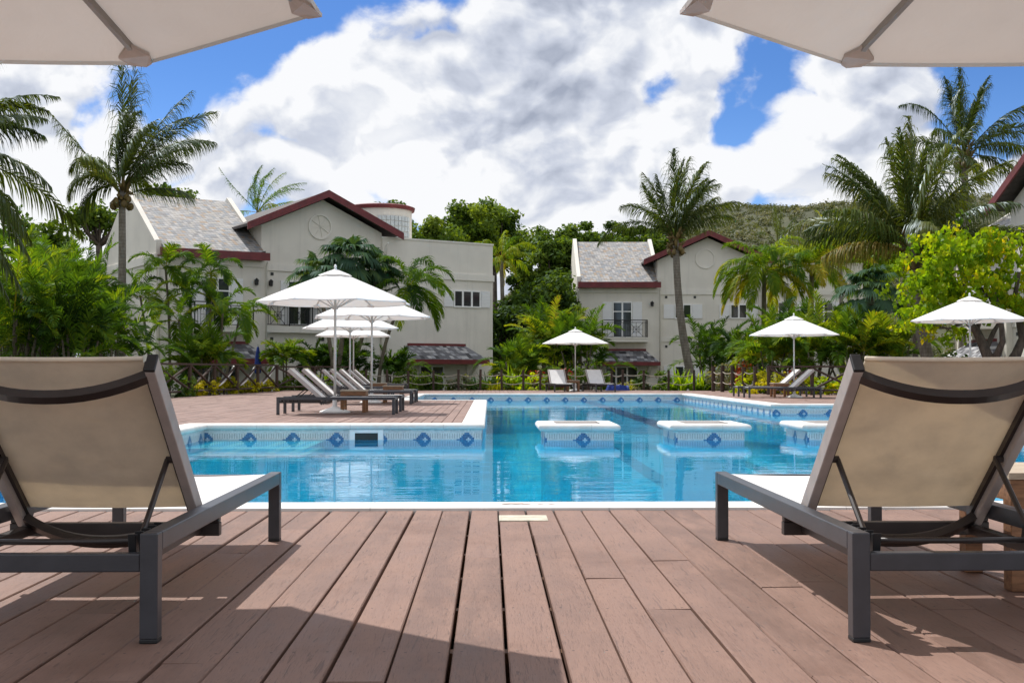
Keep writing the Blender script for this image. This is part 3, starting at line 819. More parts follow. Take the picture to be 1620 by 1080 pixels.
# ------------------------------------------------------------------ sun lounger
LW, LL, LH = 0.78, 2.14, 0.322
def make_lounger(label, group):
    r = empty('sun_lounger', (0, 0, 0), 0, label, 'sun lounger', group)
    T = .053; hw = LW / 2
    m = MB()
    for s in (-1, 1):
        m.box((s * hw, T + .001, LH - .056), (s * (hw - T), LL - T - .001, LH - .0006))
    m.build('side_rail', M['metal'], r, bevel=.004)
    m = MB(); m.box((-hw + T + .001, .006, .208), (hw - T - .001, T - .006, .262))
    m.build('head_crossbar', M['metal'], r, bevel=.004)
    m = MB(); m.box((-hw + T + .001, LL - T + .006, LH - .06), (hw - T - .001, LL - .006, LH - .012))
    m.build('foot_crossbar', M['metal'], r, bevel=.004)
    for sx_ in (-1, 1):
        for yy in (0, LL - T):
            m = MB(); m.box((sx_ * hw, yy, .012), (sx_ * (hw - T), yy + T, LH))
            lg = m.build('leg', M['metal'], r, bevel=.004)
            m = MB(); m.box((sx_ * (hw + .0), yy - .001, 0), (sx_ * (hw - T), yy + T + .001, .013)); m.build('foot_cap', M['rubber'], lg, bevel=.003)
    m = MB(); m.box((-hw + .01, .86, .196), (hw - .01, .90, .244))
    for s in (-1, 1): m.box((s * (hw - .012), .862, .2445), (s * (hw - .05), .898, LH - .057))
    m.build('hinge_crossbar', M['metal_brown'], r, bevel=.003)
    for s in (-1, 1):
        m = MB(); m.box((s * .275, T - .004, .209), (s * .315, .8595, .241))
        rb = m.build('adjuster_bar', M['metal_brown'], r, bevel=.002)
        m = MB()
        for k in range(5):
            y0 = .075 + k * .07
            m.prism([(y0, .240), (y0 + .034, .240), (y0 + .014, .308), (y0 - .012, .312)], 'x', s * .283, s * .307)
        m.build('adjuster_teeth', M['rubber'], rb, bevel=.002)
    # reclined back
    d = Vector((0, -.64, .565)); L = d.length; d.normalize()
    nrm = Vector((0, -d.z, d.y))                    # towards the back of the sitter / head end, downwards
    if nrm.z > 0: nrm = -nrm
    h0 = Vector((0, .83, .262))
    for s in (-1, 1):
        x = s * .313
        m = MB(); m.bar(Vector((x, 0, 0)) + h0, Vector((x, 0, 0)) + h0 + d * (L - .012), .033, .066, up=nrm)
        st = m.build('back_stile', M['stile'], r, bevel=.004)
        m = MB(); m.bar(Vector((x, 0, 0)) + h0 + d * (L - .0125), Vector((x, 0, 0)) + h0 + d * L, .034, .067, up=nrm); m.build('end_cap', M['rubber'], st, bevel=.003)
        m = MB(); m.bar(Vector((s * .2895, 0, 0)) + h0 + d * .01 - nrm * .012, Vector((s * .2895, 0, 0)) + h0 + d * (L - .03) - nrm * .012, .013, .036, up=nrm)
        m.build('sling_channel', M['metal_brown'], st)
        m = MB()
        p1 = Vector((s * .272, 0, 0)) + h0 + d * (L * .43) + nrm * .01; p0 = Vector((s * .265, .26, .268))
        m.tube([p1, p0], .0095, 8); m.tube([p1 - Vector((s * .004, 0, 0)), p1 + Vector((s * .03, 0, 0))], .012, 8)
        m.build('prop_strut', M['metal_brown'], r, smooth=False)
    m = MB(); m.tube([(-.312, .26, .262), (.312, .26, .262)], .010, 8); m.build('prop_rod', M['metal_brown'], r, smooth=True)
    for (t0, dep, nm, hh) in ((L - .048, .085, 'upper_brace', .032), (.03, .085, 'lower_brace', .038)):
        path = []
        for k in range(17):
            u = -1 + k / 8; c = 1 - abs(u) ** 2.2
            path.append(Vector((u * .296, 0, 0)) + h0 + d * (t0 - (.02 if nm == 'lower_brace' else 0) * c) + nrm * (.018 + dep * c))
        m = MB(); m.sweep_rect(path, .030, hh, up=d); m.build(nm, M['metal_brown'], r)
    # slings
    def sheet(name, P, nx, ny, material, thick):
        m = MB(); vs = [P(i / nx, j / ny) for j in range(ny + 1) for i in range(nx + 1)]
        m.add(vs, [(j * (nx + 1) + i, j * (nx + 1) + i + 1, (j + 1) * (nx + 1) + i + 1, (j + 1) * (nx + 1) + i) for j in range(ny) for i in range(nx)])
        return m.build(name, material, r, smooth=True, fix=False)
    def back(u, v):
        x = (u - .5) * .566
        sag = (1 - (2 * u - 1) ** 2) * .012 * (.4 + math.sin(PI * min(1, v)) * .8)
        return Vector((x, 0, 0)) + h0 + d * (.055 + v * (L - .055 - .006)) - nrm * (.020 - sag)
    sheet('back_sling', back, 10, 14, M['sling'], 0)
    sheet('back_shade_layer', lambda u, v: back(u, v) + nrm * .004, 10, 14, M['sling_shade'], 0)  # added sheet behind the sling, coloured for the shade on its back
    m = MB(); m.tube([back(k / 8, 1.0) + nrm * .001 for k in range(9)], .008, 8); m.build('top_hem', M['sling_shade'], r, smooth=True)
    def seat(u, v):
        return Vector(((u - .5) * (LW - 2 * T), .89 + v * (LL - T - .89 + .01), LH - .008 - (1 - (2 * u - 1) ** 2) * .010))
    sheet('seat_sling', seat, 8, 12, M['sling'], 0)
    return r
LG = 'charcoal sun loungers with cream slings'
L1 = make_lounger('charcoal lounger with cream sling back, near the camera beside the wooden table', LG)
L1.location = (1.46, 3.50, 0)
place(L1, (-1.365, 3.52, 0), R(0.3), 'charcoal lounger seen from behind at the left edge, no table beside it', LG)
FG = 'white-backed loungers across the pool'
HEADL = PI * 1.5     # local +Y (foot) points to +X
far_l = [(-3.86, 21.97, 'lounger nearest the terrace edge, raised back leaning left, in front of the wooden side table'),
         (-3.86, 23.62, 'terrace lounger behind the tallest umbrella pole and the nearest wooden side table'),
         (-4.0, 28.75, 'lounger of the second terrace pair, in front of the second wooden table'),
         (-4.0, 30.45, 'lounger of the second terrace pair, just behind the second wooden side table'),
         (-5.15, 35.5, 'lounger of the third terrace pair, nearer one, mostly hidden by the white backs before it'),
         (-5.15, 37.2, 'lounger of the third terrace pair, farther one, under the low wide umbrella'),
         (-5.15, 41.9, 'lounger of the fourth terrace pair by the rope fence, nearer one'),
         (-5.15, 43.6, 'lounger farthest back on the terrace, hard against the rope fence')]
for x, y, lab in far_l:
    place(L1, (x, y, 0), -PI / 2, lab, FG)
rr_ = place(L1, (9.68, 34.9, 0), PI / 2, 'nearer of two loungers beside the pool under the small right umbrella, feet to the left', FG)
place(L1, (9.72, 36.6, 0), PI / 2, 'farther of two loungers under the small right umbrella, brown table in front of it', FG)
place(L1, (2.55, 46.3, 0), PI + R(6), 'lounger facing the pool at its far end, left of the umbrella pole', FG)
place(L1, (3.98, 46.3, 0), PI + R(9), 'lounger facing the pool at its far end, right of the umbrella pole', FG)

# ------------------------------------------------------------------ side tables
def make_table(label, group):
    r = empty('side_table', (0, 0, 0), 0, label, 'side table', group)
    m = MB()
    for k in range(5): m.box((-.25 + k * .1008, -.25, .405), (-.25 + k * .1008 + .097, .25, .43))
    m.build('table_top', M['teak_top'], r, bevel=.003)
    m = MB()
    for s in (-1, 1):
        m.box((-.175, s * .215, .325), (.175, s * .235, .404)); m.box((s * .215, -.175, .325), (s * .235, .175, .404))
    m.build('apron', M['teak'], r, bevel=.002)
    for sx_ in (-1, 1):
        for sy_ in (-1, 1):
            m = MB(); m.box((sx_ * .24, sy_ * .24, 0), (sx_ * .172, sy_ * .172, .404)); m.build('leg', M['teak'], r, bevel=.003)
    return r
TG = 'wooden side tables between loungers'
T1 = make_table('wooden side table with bleached top beside the near lounger, cut by the frame edge', TG)
T1.location = (2.13, 4.53, 0)
place(T1, (-2.60, 22.9, 0), 0, 'wooden side table right of the tallest umbrella pole on the terrace', TG)
place(T1, (-2.40, 29.65, 0), 0, 'wooden side table between the second pair of terrace loungers', TG)
place(T1, (-3.4, 36.4, 0), 0, 'wooden side table between the third pair of terrace loungers', TG)
place(T1, (3.22, 46.0, 0), 0, 'wooden side table by the pole of the umbrella at the far pool end', TG)
place(T1, (8.75, 35.75, 0), 0, 'wooden side table under the small right umbrella beyond the pool', TG)

# ------------------------------------------------------------------ umbrellas
def make_umbrella(label, group, Rr=1.53, zr=2.2, zp=2.84, rot=R(22.5), near=False):
    r = empty('umbrella', (0, 0, 0), 0, label, 'umbrella', group)
    m = MB(); m.tube([(0, 0, .1), (0, 0, zp - .02)], .026 if not near else .028, 14); m.build('pole', M['alu'], r, smooth=True)
    m = MB(); m.lathe([(.30, 0), (.30, .022), (.26, .040), (.10, .095), (.045, .13), (.045, .34), (.034, .34)], 28); m.build('base', M['white_paint'], r, smooth=False, bevel=0)
    m = MB(); m.lathe([(.028, zp + .02), (.035, zp + .035), (.018, zp + .05), (.03, zp + .075), (.022, zp + .11), (.006, zp + .125)], 12); m.build('finial', M['white_paint'], r, smooth=True)
    def P(k, f, rho):
        """canopy point: panel k, fraction f across it, rho from 0 (top) to 1 (rim)"""
        a0, a1 = rot + k * PI / 4, rot + (k + 1) * PI / 4
        p0 = Vector((math.cos(a0), math.sin(a0), 0)); p1 = Vector((math.cos(a1), math.sin(a1), 0))
        q = p0.lerp(p1, f); c = 4 * f * (1 - f)
        q *= Rr * rho * (1 - .022 * c * rho ** 3)
        z = zp + (zr - zp) * (rho ** 1.04) - .035 * c * rho * (1 - rho * .55)
        return Vector((q.x, q.y, z))
    def panels(r0, r1, nr, nf, lift):
        m = MB()
        for k in range(8):
            vs = [P(k, i / nf, r0 + (r1 - r0) * j / nr) + Vector((0, 0, lift)) for j in range(nr + 1) for i in range(nf + 1)]
            m.add(vs, [(j * (nf + 1) + i, j * (nf + 1) + i + 1, (j + 1) * (nf + 1) + i + 1, (j + 1) * (nf + 1) + i) for j in range(nr) for i in range(nf)])
        return m
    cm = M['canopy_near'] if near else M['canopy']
    cn = panels(.12, 1, 9, 8, 0)
    # hem: a narrow band turned down at the rim
    for k in range(8):
        top = [P(k, i / 8, 1) for i in range(9)]; o = [p + Vector((0, 0, -.018)) - Vector((p.x, p.y, 0)).normalized() * .004 for p in top]
        cn.add(top + o, [(i, i + 1, 9 + i + 1, 9 + i) for i in range(8)])
    can = cn.build('canopy', cm, r, smooth=True, fix=False)
    v = panels(.0, .22, 4, 6, .035); v.build('vent', cm, can, smooth=True, fix=False)
    for k in range(8):
        a = rot + k * PI / 4; c, s = math.cos(a), math.sin(a)
        top = Vector((c * .05, s * .05, zp - .06)); rim = Vector((c * Rr * .975, s * Rr * .975, zr + .005))
        m = MB(); m.bar(top, rim, .020 if not near else .024, .028); rb = m.build('rib', M['alu'] if not near else M['steel'], r)
        m = MB(); m.bar((c * .06, s * .06, zr - .10), top.lerp(rim, .50) - Vector((0, 0, .012)), .014, .018); m.build('strut', M['alu'], rb)
        # fabric pocket at the rib tip
        pk = [P(k, 0, .915), P(k, .075, .97), P(k, .05, 1.0), P(k, 0, 1.006), P((k - 1) % 8, .95, 1.0), P((k - 1) % 8, .925, .97)]
        pk = [p + Vector((0, 0, -.020 if near else -.026)) for p in pk]
        m = MB(); m.add(pk, [(0, 1, 2, 3, 4, 5)])
        lo = [p + Vector((0, 0, .014)) for p in pk]; m.add(pk + lo, [(i, (i + 1) % 6, 6 + (i + 1) % 6, 6 + i) for i in range(6)])
        m.build('tip_pocket', M['cap'] if near else cm, can, fix=False)
    m = MB(); m.lathe([(.04, zr - .14), (.06, zr - .13), (.06, zr - .07), (.04, zr - .06)], 14); m.build('hub', M['alu'], r)
    return r
UG = 'white market umbrellas'
U1 = make_umbrella('tallest white umbrella on the terrace, its pole behind the front lounger', UG); U1.location = (-2.96, 22.78, 0)
U1.scale = (.985, .985, .955)
def put_u(loc, sc, label, rz=0, szz=None):
    c = place(U1, loc, rz, label, UG); c.scale = (sc, sc, szz or sc); return c
put_u((-2.93, 29.55, 0), .985, 'white umbrella on the terrace directly behind and right of the tallest one', R(9), .965)
put_u((-4.25, 36.2, 0), .98, 'white umbrella low on the terrace with its left rim showing under the tallest one', R(15), .95)
put_u((-4.9, 42.8, 0), .93, 'white umbrella farthest back on the terrace, lowest of the four overlapping ones', R(4), .93)
put_u((3.36, 46.7, 0), .86, 'small white umbrella at the far end of the pool between two loungers', R(12), .85)
put_u((9.1, 35.4, 0), .86, 'white umbrella beyond the pool above two side-on loungers', R(5), .85)
put_u((12.62, 31.0, 0), 1.0, 'white umbrella on the right in front of the lime green tree', R(18), .96)
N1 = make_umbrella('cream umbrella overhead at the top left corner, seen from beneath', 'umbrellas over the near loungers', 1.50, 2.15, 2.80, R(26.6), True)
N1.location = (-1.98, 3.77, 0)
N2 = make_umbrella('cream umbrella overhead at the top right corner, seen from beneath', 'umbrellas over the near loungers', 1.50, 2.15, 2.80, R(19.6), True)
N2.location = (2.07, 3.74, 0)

# ------------------------------------------------------------------ fences
def cross_fence(pts, h, label, ropes=False):
    r = empty('cross_rail_fence', (pts[0][0], pts[0][1], 0), 0, label, 'fence')
    o = Vector((pts[0][0], pts[0][1], 0))
    P = [Vector((x, y, 0)) - o for x, y in pts]
    for p in P:
        m = MB(); m.tube([p + Vector((0, 0, -.2)), p + Vector((0, 0, h - .03))], .062, 9); m.build('post', M['fence_wood'], r)
    for a, b in zip(P[:-1], P[1:]):
        dv = (b - a).normalized(); a2, b2 = a - dv * .06, b + dv * .06
        m = MB(); m.bar(a2 + Vector((0, 0, h)), b2 + Vector((0, 0, h)), .11, .06); m.build('top_rail', M['fence_wood'], r)
        m = MB(); m.tube([a + dv * .05 + Vector((0, 0, .16)), b - dv * .05 + Vector((0, 0, .16))], .035, 7); m.build('bottom_rail', M['fence_wood'], r)
        nn = Vector((-dv.y, dv.x, 0)) * .03
        m = MB(); m.tube([a + dv * .05 + Vector((0, 0, .2)) + nn, b - dv * .05 + Vector((0, 0, h - .06)) + nn], .038, 7); m.build('brace', M['fence_wood'], r)
        m = MB(); m.tube([b - dv * .05 + Vector((0, 0, .2)) - nn, a + dv * .05 + Vector((0, 0, h - .06)) - nn], .038, 7); m.build('brace', M['fence_wood'], r)
        if ropes and P.index(a) >= len(P) - 4:      # a thick pale rope looped diagonally through the last bays
            q0, q1 = a + dv * .12 + Vector((0, 0, .26)) + nn * 2.6, b - dv * .08 + Vector((0, 0, h - .05)) + nn * 2.6
            m = MB(); m.tube([q0.lerp(q1, k / 8) - Vector((0, 0, .16 * 4 * (k / 8) * (1 - k / 8))) for k in range(9)], .045, 7); m.build('rope', M['white_paint'], r, smooth=True)
    return r
lf = [at(px, 0, Y=Y) for px, Y in ((60, 27.4), (130, 29.8), (190, 32.2), (249, 34.6), (304, 37.0), (343, 39.2), (378.5, 41.4), (411, 43.8), (441, 46.4))]
cross_fence([(p.x, p.y) for p in lf], 1.0, 'dark wooden fence with crossed rails along the left of the terrace', True)
cross_fence([(p.x, p.y) for p in [at(441, 0, Y=46.75), at(500, 0, Y=47.6), at(562, 0, Y=48.3)]], .95, 'short dark cross-rail fence behind the terrace loungers')
rf = [at(px, 0, Y=Y) for px, Y in ((1213, 39.2), (1281, 38.6), (1350, 38.2), (1425, 37.9), (1500, 37.6), (1575, 37.3), (1650, 37.0))]
cross_fence([(p.x, p.y) for p in rf], .93, 'dark wooden fence with crossed rails behind the right-hand loungers')
def rope_fence(pts, h, label, thick=.05):
    o = Vector((pts[0][0], pts[0][1], 0))
    r = empty('rope_fence', o, 0, label, 'fence')
    P = [Vector((x, y, 0)) - o for x, y in pts]
    rnd = random.Random(len(pts))
    for p in P:
        m = MB(); lx, ly = rnd.uniform(-.02, .02), rnd.uniform(-.02, .02)
        m.tube([p + Vector((0, 0, -.2)), p + Vector((lx, ly, h + rnd.uniform(-.03, .03)))], thick, 8); m.build('post', M['fence_wood'], r)
    for a, b in zip(P[:-1], P[1:]):
        for zz in (h * .80, h * .40):
            sg = rnd.uniform(.07, .12)
            path = [a.lerp(b, k / 8) + Vector((0, 0, zz - sg * 4 * (k / 8) * (1 - k / 8))) for k in range(9)]
            m = MB(); m.tube(path, .018, 6); m.build('rope', M['rope'], r, smooth=True)
    return r
rp = [at(px, 0, Y=48.4) for px in (581, 614, 647, 686.7, 726, 760, 794, 828, 854, 868, 896, 930, 966, 984, 1017, 1055.6, 1095.6)]
rope_fence([(p.x, p.y) for p in rp], .82, 'low fence of dark posts and sagging pale ropes behind the far pool end')
rp = [at(px, 0, Y=Y) for px, Y in ((1126, 45.6), (1140, 44.4), (1157, 43.2), (1174, 42.0), (1192, 41.0))]
rope_fence([(p.x, p.y) for p in rp], .95, 'short run of thick brown posts and pale ropes turning towards the right loungers', .075)

# ------------------------------------------------------------------ small things
e = at(408, 575, Y=49.5)
r = empty('folded_umbrella', (e.x, e.y, -.1), 0, 'furled blue umbrella standing behind the cross-rail fence', 'umbrella')
m = MB(); m.tube([(0, 0, 0), (0, 0, 2.0)], .025, 8); m.build('pole', M['alu'], r)
m = MB(); m.lathe([(.03, .75), (.13, .8), (.15, 1.0), (.11, 1.5), (.05, 1.85), (.02, 1.9)], 10); m.build('canopy', M['blue_cloth'], r, smooth=True)
m = MB(); rn = random.Random(3)
pts = [(0, 0), (.6, .05), (1.3, 0), (1.3, .5), (.7, .6), (0, .5)]
nx, ny = 14, 8
vs = []
for j in range(ny + 1):
    for i in range(nx + 1):
        ed = min(i, nx - i, j, ny - j); z = .17 + rn.uniform(-.05, .06) if ed > 0 else 0.0
        vs.append((i / nx * .95 + rn.uniform(-.02, .02), j / ny * .5 + rn.uniform(-.02, .02), z))
m.add(vs, [(j * (nx + 1) + i, j * (nx + 1) + i + 1, (j + 1) * (nx + 1) + i + 1, (j + 1) * (nx + 1) + i) for j in range(ny) for i in range(nx)])
o = m.build('tarpaulin', M['blue_cloth'], smooth=False, loc=(at(958, 0, Y=47.4).x, 47.3, 0.01)); tag(o, 'crumpled blue tarpaulin on the far deck beside the rope fence', 'tarpaulin')
# ------------------------------------------------------------------ villas
GZ = -1.15
def railing(root, u0, u1, v, z0, h, sides=0.0, panel=1.0):
    m = MB()
    def run(a, b):
        a, b = Vector(a), Vector(b); d = b - a; L = d.length; t = d / L
        for zz, th in ((h, .05), (h - .14, .03), (.06, .035)): m.bar(a + Vector((0, 0, zz)), b + Vector((0, 0, zz)), th, th)
        n = max(1, round(L / panel)); st = L / n
        for k in range(n + 1):
            p = a + t * (k * st); m.bar(p, p + Vector((0, 0, h)), .045, .045, up=t)
            for q in (.10, .2):
                if k < n and L > .8: m.bar(p + t * q * st + Vector((0, 0, .06)), p + t * q * st + Vector((0, 0, h - .14)), .018, .018, up=t)
                if k > 0 and L > .8: m.bar(p - t * q * st + Vector((0, 0, .06)), p - t * q * st + Vector((0, 0, h - .14)), .018, .018, up=t)
        if L > .8:
            for k in range(n):
                q0, q1 = a + t * (k + .2) * st, a + t * (k + .8) * st; c = (q0 + q1) / 2; zl, zh = .08, h - .15; zc = (zl + zh) / 2
                m.bar(q0 + Vector((0, 0, zl)), q1 + Vector((0, 0, zh)), .02, .02); m.bar(q1 + Vector((0, 0, zl)), q0 + Vector((0, 0, zh)), .022, .022)
                m.bar(c + Vector((0, 0, zl)), c + Vector((0, 0, zh)), .021, .021, up=t); m.bar(q0 + Vector((0, 0, zc)), q1 + Vector((0, 0, zc)), .019, .019)
                s = .17
                for sg in (-1, 1):
                    m.bar(c - t * s + Vector((0, 0, zc + sg * s)), c + t * s + Vector((0, 0, zc + sg * s)), .023, .023); m.bar(c + t * s * sg + Vector((0, 0, zc - s)), c + t * s * sg + Vector((0, 0, zc + s)), .024, .024, up=t)
    run((u0, v, z0), (u1, v, z0))
    if sides:
        run((u0, v, z0), (u0, v + sides, z0)); run((u1, v, z0), (u1, v + sides, z0))
    return m.build('railing', M['iron'], root)
def window(root, u0, u1, z0, z1, v, n=2, rows=1, shut=0.0, name='window'):
    fr = .07; m = MB()
    m.box((u0, v - .06, z1 - fr), (u1, v + .02, z1)); m.box((u0, v - .075, z0), (u1, v + .02, z0 + fr))
    m.box((u0, v - .058, z0 + fr), (u0 + fr, v + .02, z1 - fr)); m.box((u1 - fr, v - .058, z0 + fr), (u1, v + .02, z1 - fr))
    for k in range(1, n):
        x = u0 + (u1 - u0) * k / n; m.box((x - fr * .7, v - .055, z0 + fr), (x + fr * .7, v + .02, z1 - fr))
    for k in range(1, rows):
        z = z0 + (z1 - z0) * (1 - (1 - k / rows) * .55 if rows == 2 else k / rows); m.box((u0 + fr, v - .048, z - .03), (u1 - fr, v + .02, z + .03))
    f = m.build(name, M['white_paint'], root)
    m = MB(); m.box((u0 + fr * .5, v - .02, z0 + fr * .5), (u1 - fr * .5, v + .015, z1 - fr * .5)); m.build('pane', M['glass'], f)
    if shut:
        for a, b in ((u0 - shut - .03, u0 - .03), (u1 + .03, u1 + shut + .03)):
            m = MB(); m.box((a, v - .055, z0 + .02), (b, v + .018, z1 - .02)); m.build('shutter', M['louver'], f)
    return f
def sconce(root, u, v, z):
    m = MB(); m.box((u - .05, v - .03, z - .12), (u + .05, v + .02, z + .1)); m.bar((u, v - .02, z + .12), (u, v - .16, z + .14), .025, .025)
    m.lathe([(.03, -.17), (.085, -.15), (.10, .04), (.12, .06), (.02, .16)], 8, (u, v - .15, z)); b = m.build('wall_lantern', M['iron'], root)
    m = MB(); m.lathe([(.078, -.13), (.098, .03)], 8, (u, v - .15, z)); m.build('lantern_glass', M['lamp_glass'], b)
def hood(root, u0, u1, v, z0, z1, dep):
    i = .75; t0 = z0 + .20
    def slope(k): return None
    B = [(u0, v, t0), (u0, v - dep, t0), (u1, v - dep, t0), (u1, v, t0)]; Tn = [(u0 + i, v, z1), (u0 + i + .02, v - .16, z1), (u1 - i - .02, v - .16, z1), (u1 - i, v, z1)]
    m = MB(); m.add(B + Tn, [(0, 1, 5, 4), (1, 2, 6, 5), (2, 3, 7, 6), (4, 5, 6, 7), (3, 2, 1, 0)]); rf = m.build('hood_roof', M['slate_dark'], root)
    m = MB(); m.box((u0 - .02, v - dep - .03, z0), (u1 + .02, v - dep + .03, t0 + .03)); m.box((u0 - .02, v - dep + .031, z0 + .002), (u0 + .04, v, t0 + .028)); m.box((u1 - .04, v - dep + .031, z0 + .002), (u1 + .02, v, t0 + .028))
    m.box((u0 + i - .02, v - .2, z1 - .03), (u1 - i + .02, v + .02, z1 + .10)); m.build('fascia', M['red_trim'], rf)
    for u in (u0 + .55, u1 - .55):
        m = MB(); m.bar((u, v, z0 - .75), (u, v - dep + .2, z0 - .02), .10, .12); m.bar((u, v - .05, z0 - .9), (u, v - .05, z0 - .02), .09, .09, up=(0, 1, 0)); m.build('bracket', M['stucco_trim'], root)
def balcony(root, u0, u1, v, z0, dep, h=1.05):
    m = MB(); m.box((u0, v - dep, z0 - .26), (u1, v + .02, z0)); m.box((u0 - .03, v - dep - .03, z0 - .06), (u1 + .03, v - dep - .001, z0 + .02)); s = m.build('balcony_slab', M['stucco_trim'], root)
    railing(root, u0 + .06, u1 - .06, v - dep + .06, z0, h, dep - .1, 1.15)

def villa(loc, rz, label, kind):
    r = empty('villa', loc, rz, label, 'villa', 'villas around the pool')
    EZ, RZ, WD = 6.02, 9.0, 9.6
    m = MB()
    m.box((.03, .02, GZ), (5.06, WD - .02, EZ - .03))
    par = .34
    m.prism([(0, GZ), (WD, GZ), (WD, EZ + par + .15), (WD - .25, EZ + par + .15), (WD / 2, RZ + par), (.25, EZ + par + .15), (0, EZ + par + .15)], 'x', 0, .24)
    m.prism([(.10, EZ - .2), (WD - .10, EZ - .2), (WD - .25, EZ + par + .1), (WD / 2, RZ + par - .03), (.25, EZ + par + .1), (.10, EZ + par + .1)], 'x', 4.86, 5.09)
    GV = .30
    m.prism([(4.93, GZ), (11.1, GZ), (11.1, 7.52), (8.0, 8.9), (4.93, 7.52)], 'y', GV, 9.3)
    m.box((11.06, .10, GZ), (17.4, 8.2, 7.25))
    m.box((15.2, 8.19, GZ), (17.38, 11, 5.2))
    m.build('wall', M['stucco'], r)
    # bands and copings
    m = MB()
    m.box((-.05, -.05, EZ - .50), (4.92, .019, EZ - .12)); m.box((-.06, .0195, EZ - .50), (-.001, WD, EZ - .12))
    m.box((5.10, GV - .06, 5.42), (11.03, GV - .001, 5.72)); m.box((11.10, .03, 5.38), (17.46, .099, 5.70)); m.box((17.401, .0995, 5.38), (17.461, 8.2, 5.70))
    m.box((5.10, GV - .05, 2.55), (10.99, GV - .002, 2.86))
    m.box((11.02, .06, 7.251), (17.44, .36, 7.33)); m.box((17.14, .361, 7.251), (17.44, 8.24, 7.33))
    m.build('cornice', M['stucco_trim'], r)
    m = MB()
    for sgn in (0, 1):
        y0, y1 = (-.42, WD / 2) if not sgn else (WD + .42, WD / 2)
        a = [(.245, y0, EZ - .02), (4.855, y0, EZ - .02), (4.855, y1, RZ), (.245, y1, RZ)]; b = [(p[0], p[1], p[2] + .13) for p in a]
        m.add(a + b, [(0, 1, 2, 3), (4, 5, 6, 7), (0, 1, 5, 4), (1, 2, 6, 5), (2, 3, 7, 6), (3, 0, 4, 7)])
    rf = m.build('slate_roof', M['slate'], r)
    m = MB(); m.box((.04, -.50, EZ - .22), (5.05, -.425, EZ + .13)); m.box((.04, -.424, EZ - .22), (4.84, -.03, EZ - .17)); m.build('fascia', M['red_trim'], rf)
    m = MB(); m.prism([(4.66, EZ + .12), (4.855, EZ + .12), (4.855, EZ + .22), (4.66, EZ + .16)], 'y', -.43, .2); m.build('flashing', M['dark_roof'], rf)
    m = MB()
    for a, b in (((8.0, 9.13), (4.1, 7.38)), ((8.0, 9.13), (11.9, 7.38))):
        p = [(a[0], -.30, a[1]), (b[0], -.30, b[1]), (b[0], 9.5, b[1]), (a[0], 9.5, a[1])]; q = [(x, y, z + .12) for x, y, z in p]
        m.add(p + q, [(0, 1, 2, 3), (4, 5, 6, 7), (0, 1, 5, 4), (1, 2, 6, 5), (2, 3, 7, 6), (3, 0, 4, 7)])
    gr = m.build('gable_roof', M['dark_roof'], r)
    m = MB(); th = .34; 
    m.prism([(8.0, 9.30), (8.0, 9.30 - th), (4.02, 7.52 - th), (4.02, 7.52)], 'y', -.38, -.305); m.prism([(8.0, 9.30), (11.98, 7.52), (11.98, 7.52 - th), (8.0, 9.30 - th)], 'y', -.38, -.305)
    m.build('barge_board', M['red_trim'], gr)
    # round medallion in the gable
    m = MB(); C = Vector((7.85, GV - .02, 7.62)); n = 40
    ring = [C + Vector((math.cos(2 * PI * k / n), 0, math.sin(2 * PI * k / n))) * .57 for k in range(n)]
    for k in range(n): m.bar(ring[k], ring[(k + 1) % n], .09, .075, up=(0, 1, 0))
    if kind == 1:
        for k in range(4):
            dv = Vector((math.cos(PI * k / 4 + .2), 0, math.sin(PI * k / 4 + .2))) * .53; m.bar(C - dv, C + dv, .012, .022 + .003 * k, up=(0, 1, 0))
    m.build('medallion', M['stucco_trim'], r)
    # wing: french doors, balcony, hood
    window(r, 2.15, 3.35, 2.80, 4.98, .02, 2, 2, .56, 'french_door')
    balcony(r, 1.45, 4.25, 0.02, 2.78, .75)
    hood(r, 1.0, 4.9, .02, 1.1, 2.02, 1.15)
    window(r, 1.7, 3.7, GZ + .1, 1.05, .02, 3, 2, 0, 'french_door')
    sconce(r, 4.55, .02, 4.85)
    for px_, z1_, vv in ((.12, 5.75, -.10), (5.02, 5.75, -.10), (11.2, 7.0, -.02)):
        m = MB(); m.tube([(px_, vv, GZ), (px_, vv, z1_ - .15), (px_, vv - .18, z1_)], .045, 8); m.build('downpipe', M['stucco_trim'], r, smooth=True)
    for u, z in ((5.45, 5.2), (7.2, 5.2), (9.3, 5.2), (5.45, 2.2), (8.0, 2.2), (10.4, 2.2)):
        m = MB(); m.box((u - .07, GV - .03, z), (u + .07, GV + .01, z + .14)); m.build('vent_hole', M['skimmer_dark'], r)
    if kind == 1:
        sconce(r, 5.35, GV, 4.85)
        window(r, 6.2, 7.4, 2.9, 5.0, GV, 2, 2, .3, 'french_door'); window(r, 8.4, 9.6, 2.9, 5.0, GV, 2, 2, .3, 'french_door')
        railing(r, 5.12, 10.9, GV - .12, 2.87, 1.05, 0, 1.15)
        m = MB(); m.box((5.11, GV - .22, 2.56), (10.98, GV - .051, 2.865)); m.build('balcony_slab', M['stucco_trim'], r)
        window(r, 15.05, 16.65, 4.0, 4.88, .10, 3, 1, .52)
        hood(r, 11.7, 16.4, .10, 1.12, 2.05, 1.25)
        window(r, 13.1, 14.5, GZ + .1, 1.05, .10, 2, 2, 0, 'french_door')
        m = MB(); m.box((10.3, GV - .06, GZ), (10.98, GV - .003, 2.54)); m.build('pilaster', M['stucco_trim'], r)
        # drum of the stair turret on the roof
        m = MB(); c = (13.6, 5.4, 0); m.lathe([(1.68, 7.0), (1.68, 9.32)], 36, c); m.build('turret', M['stucco'], r)
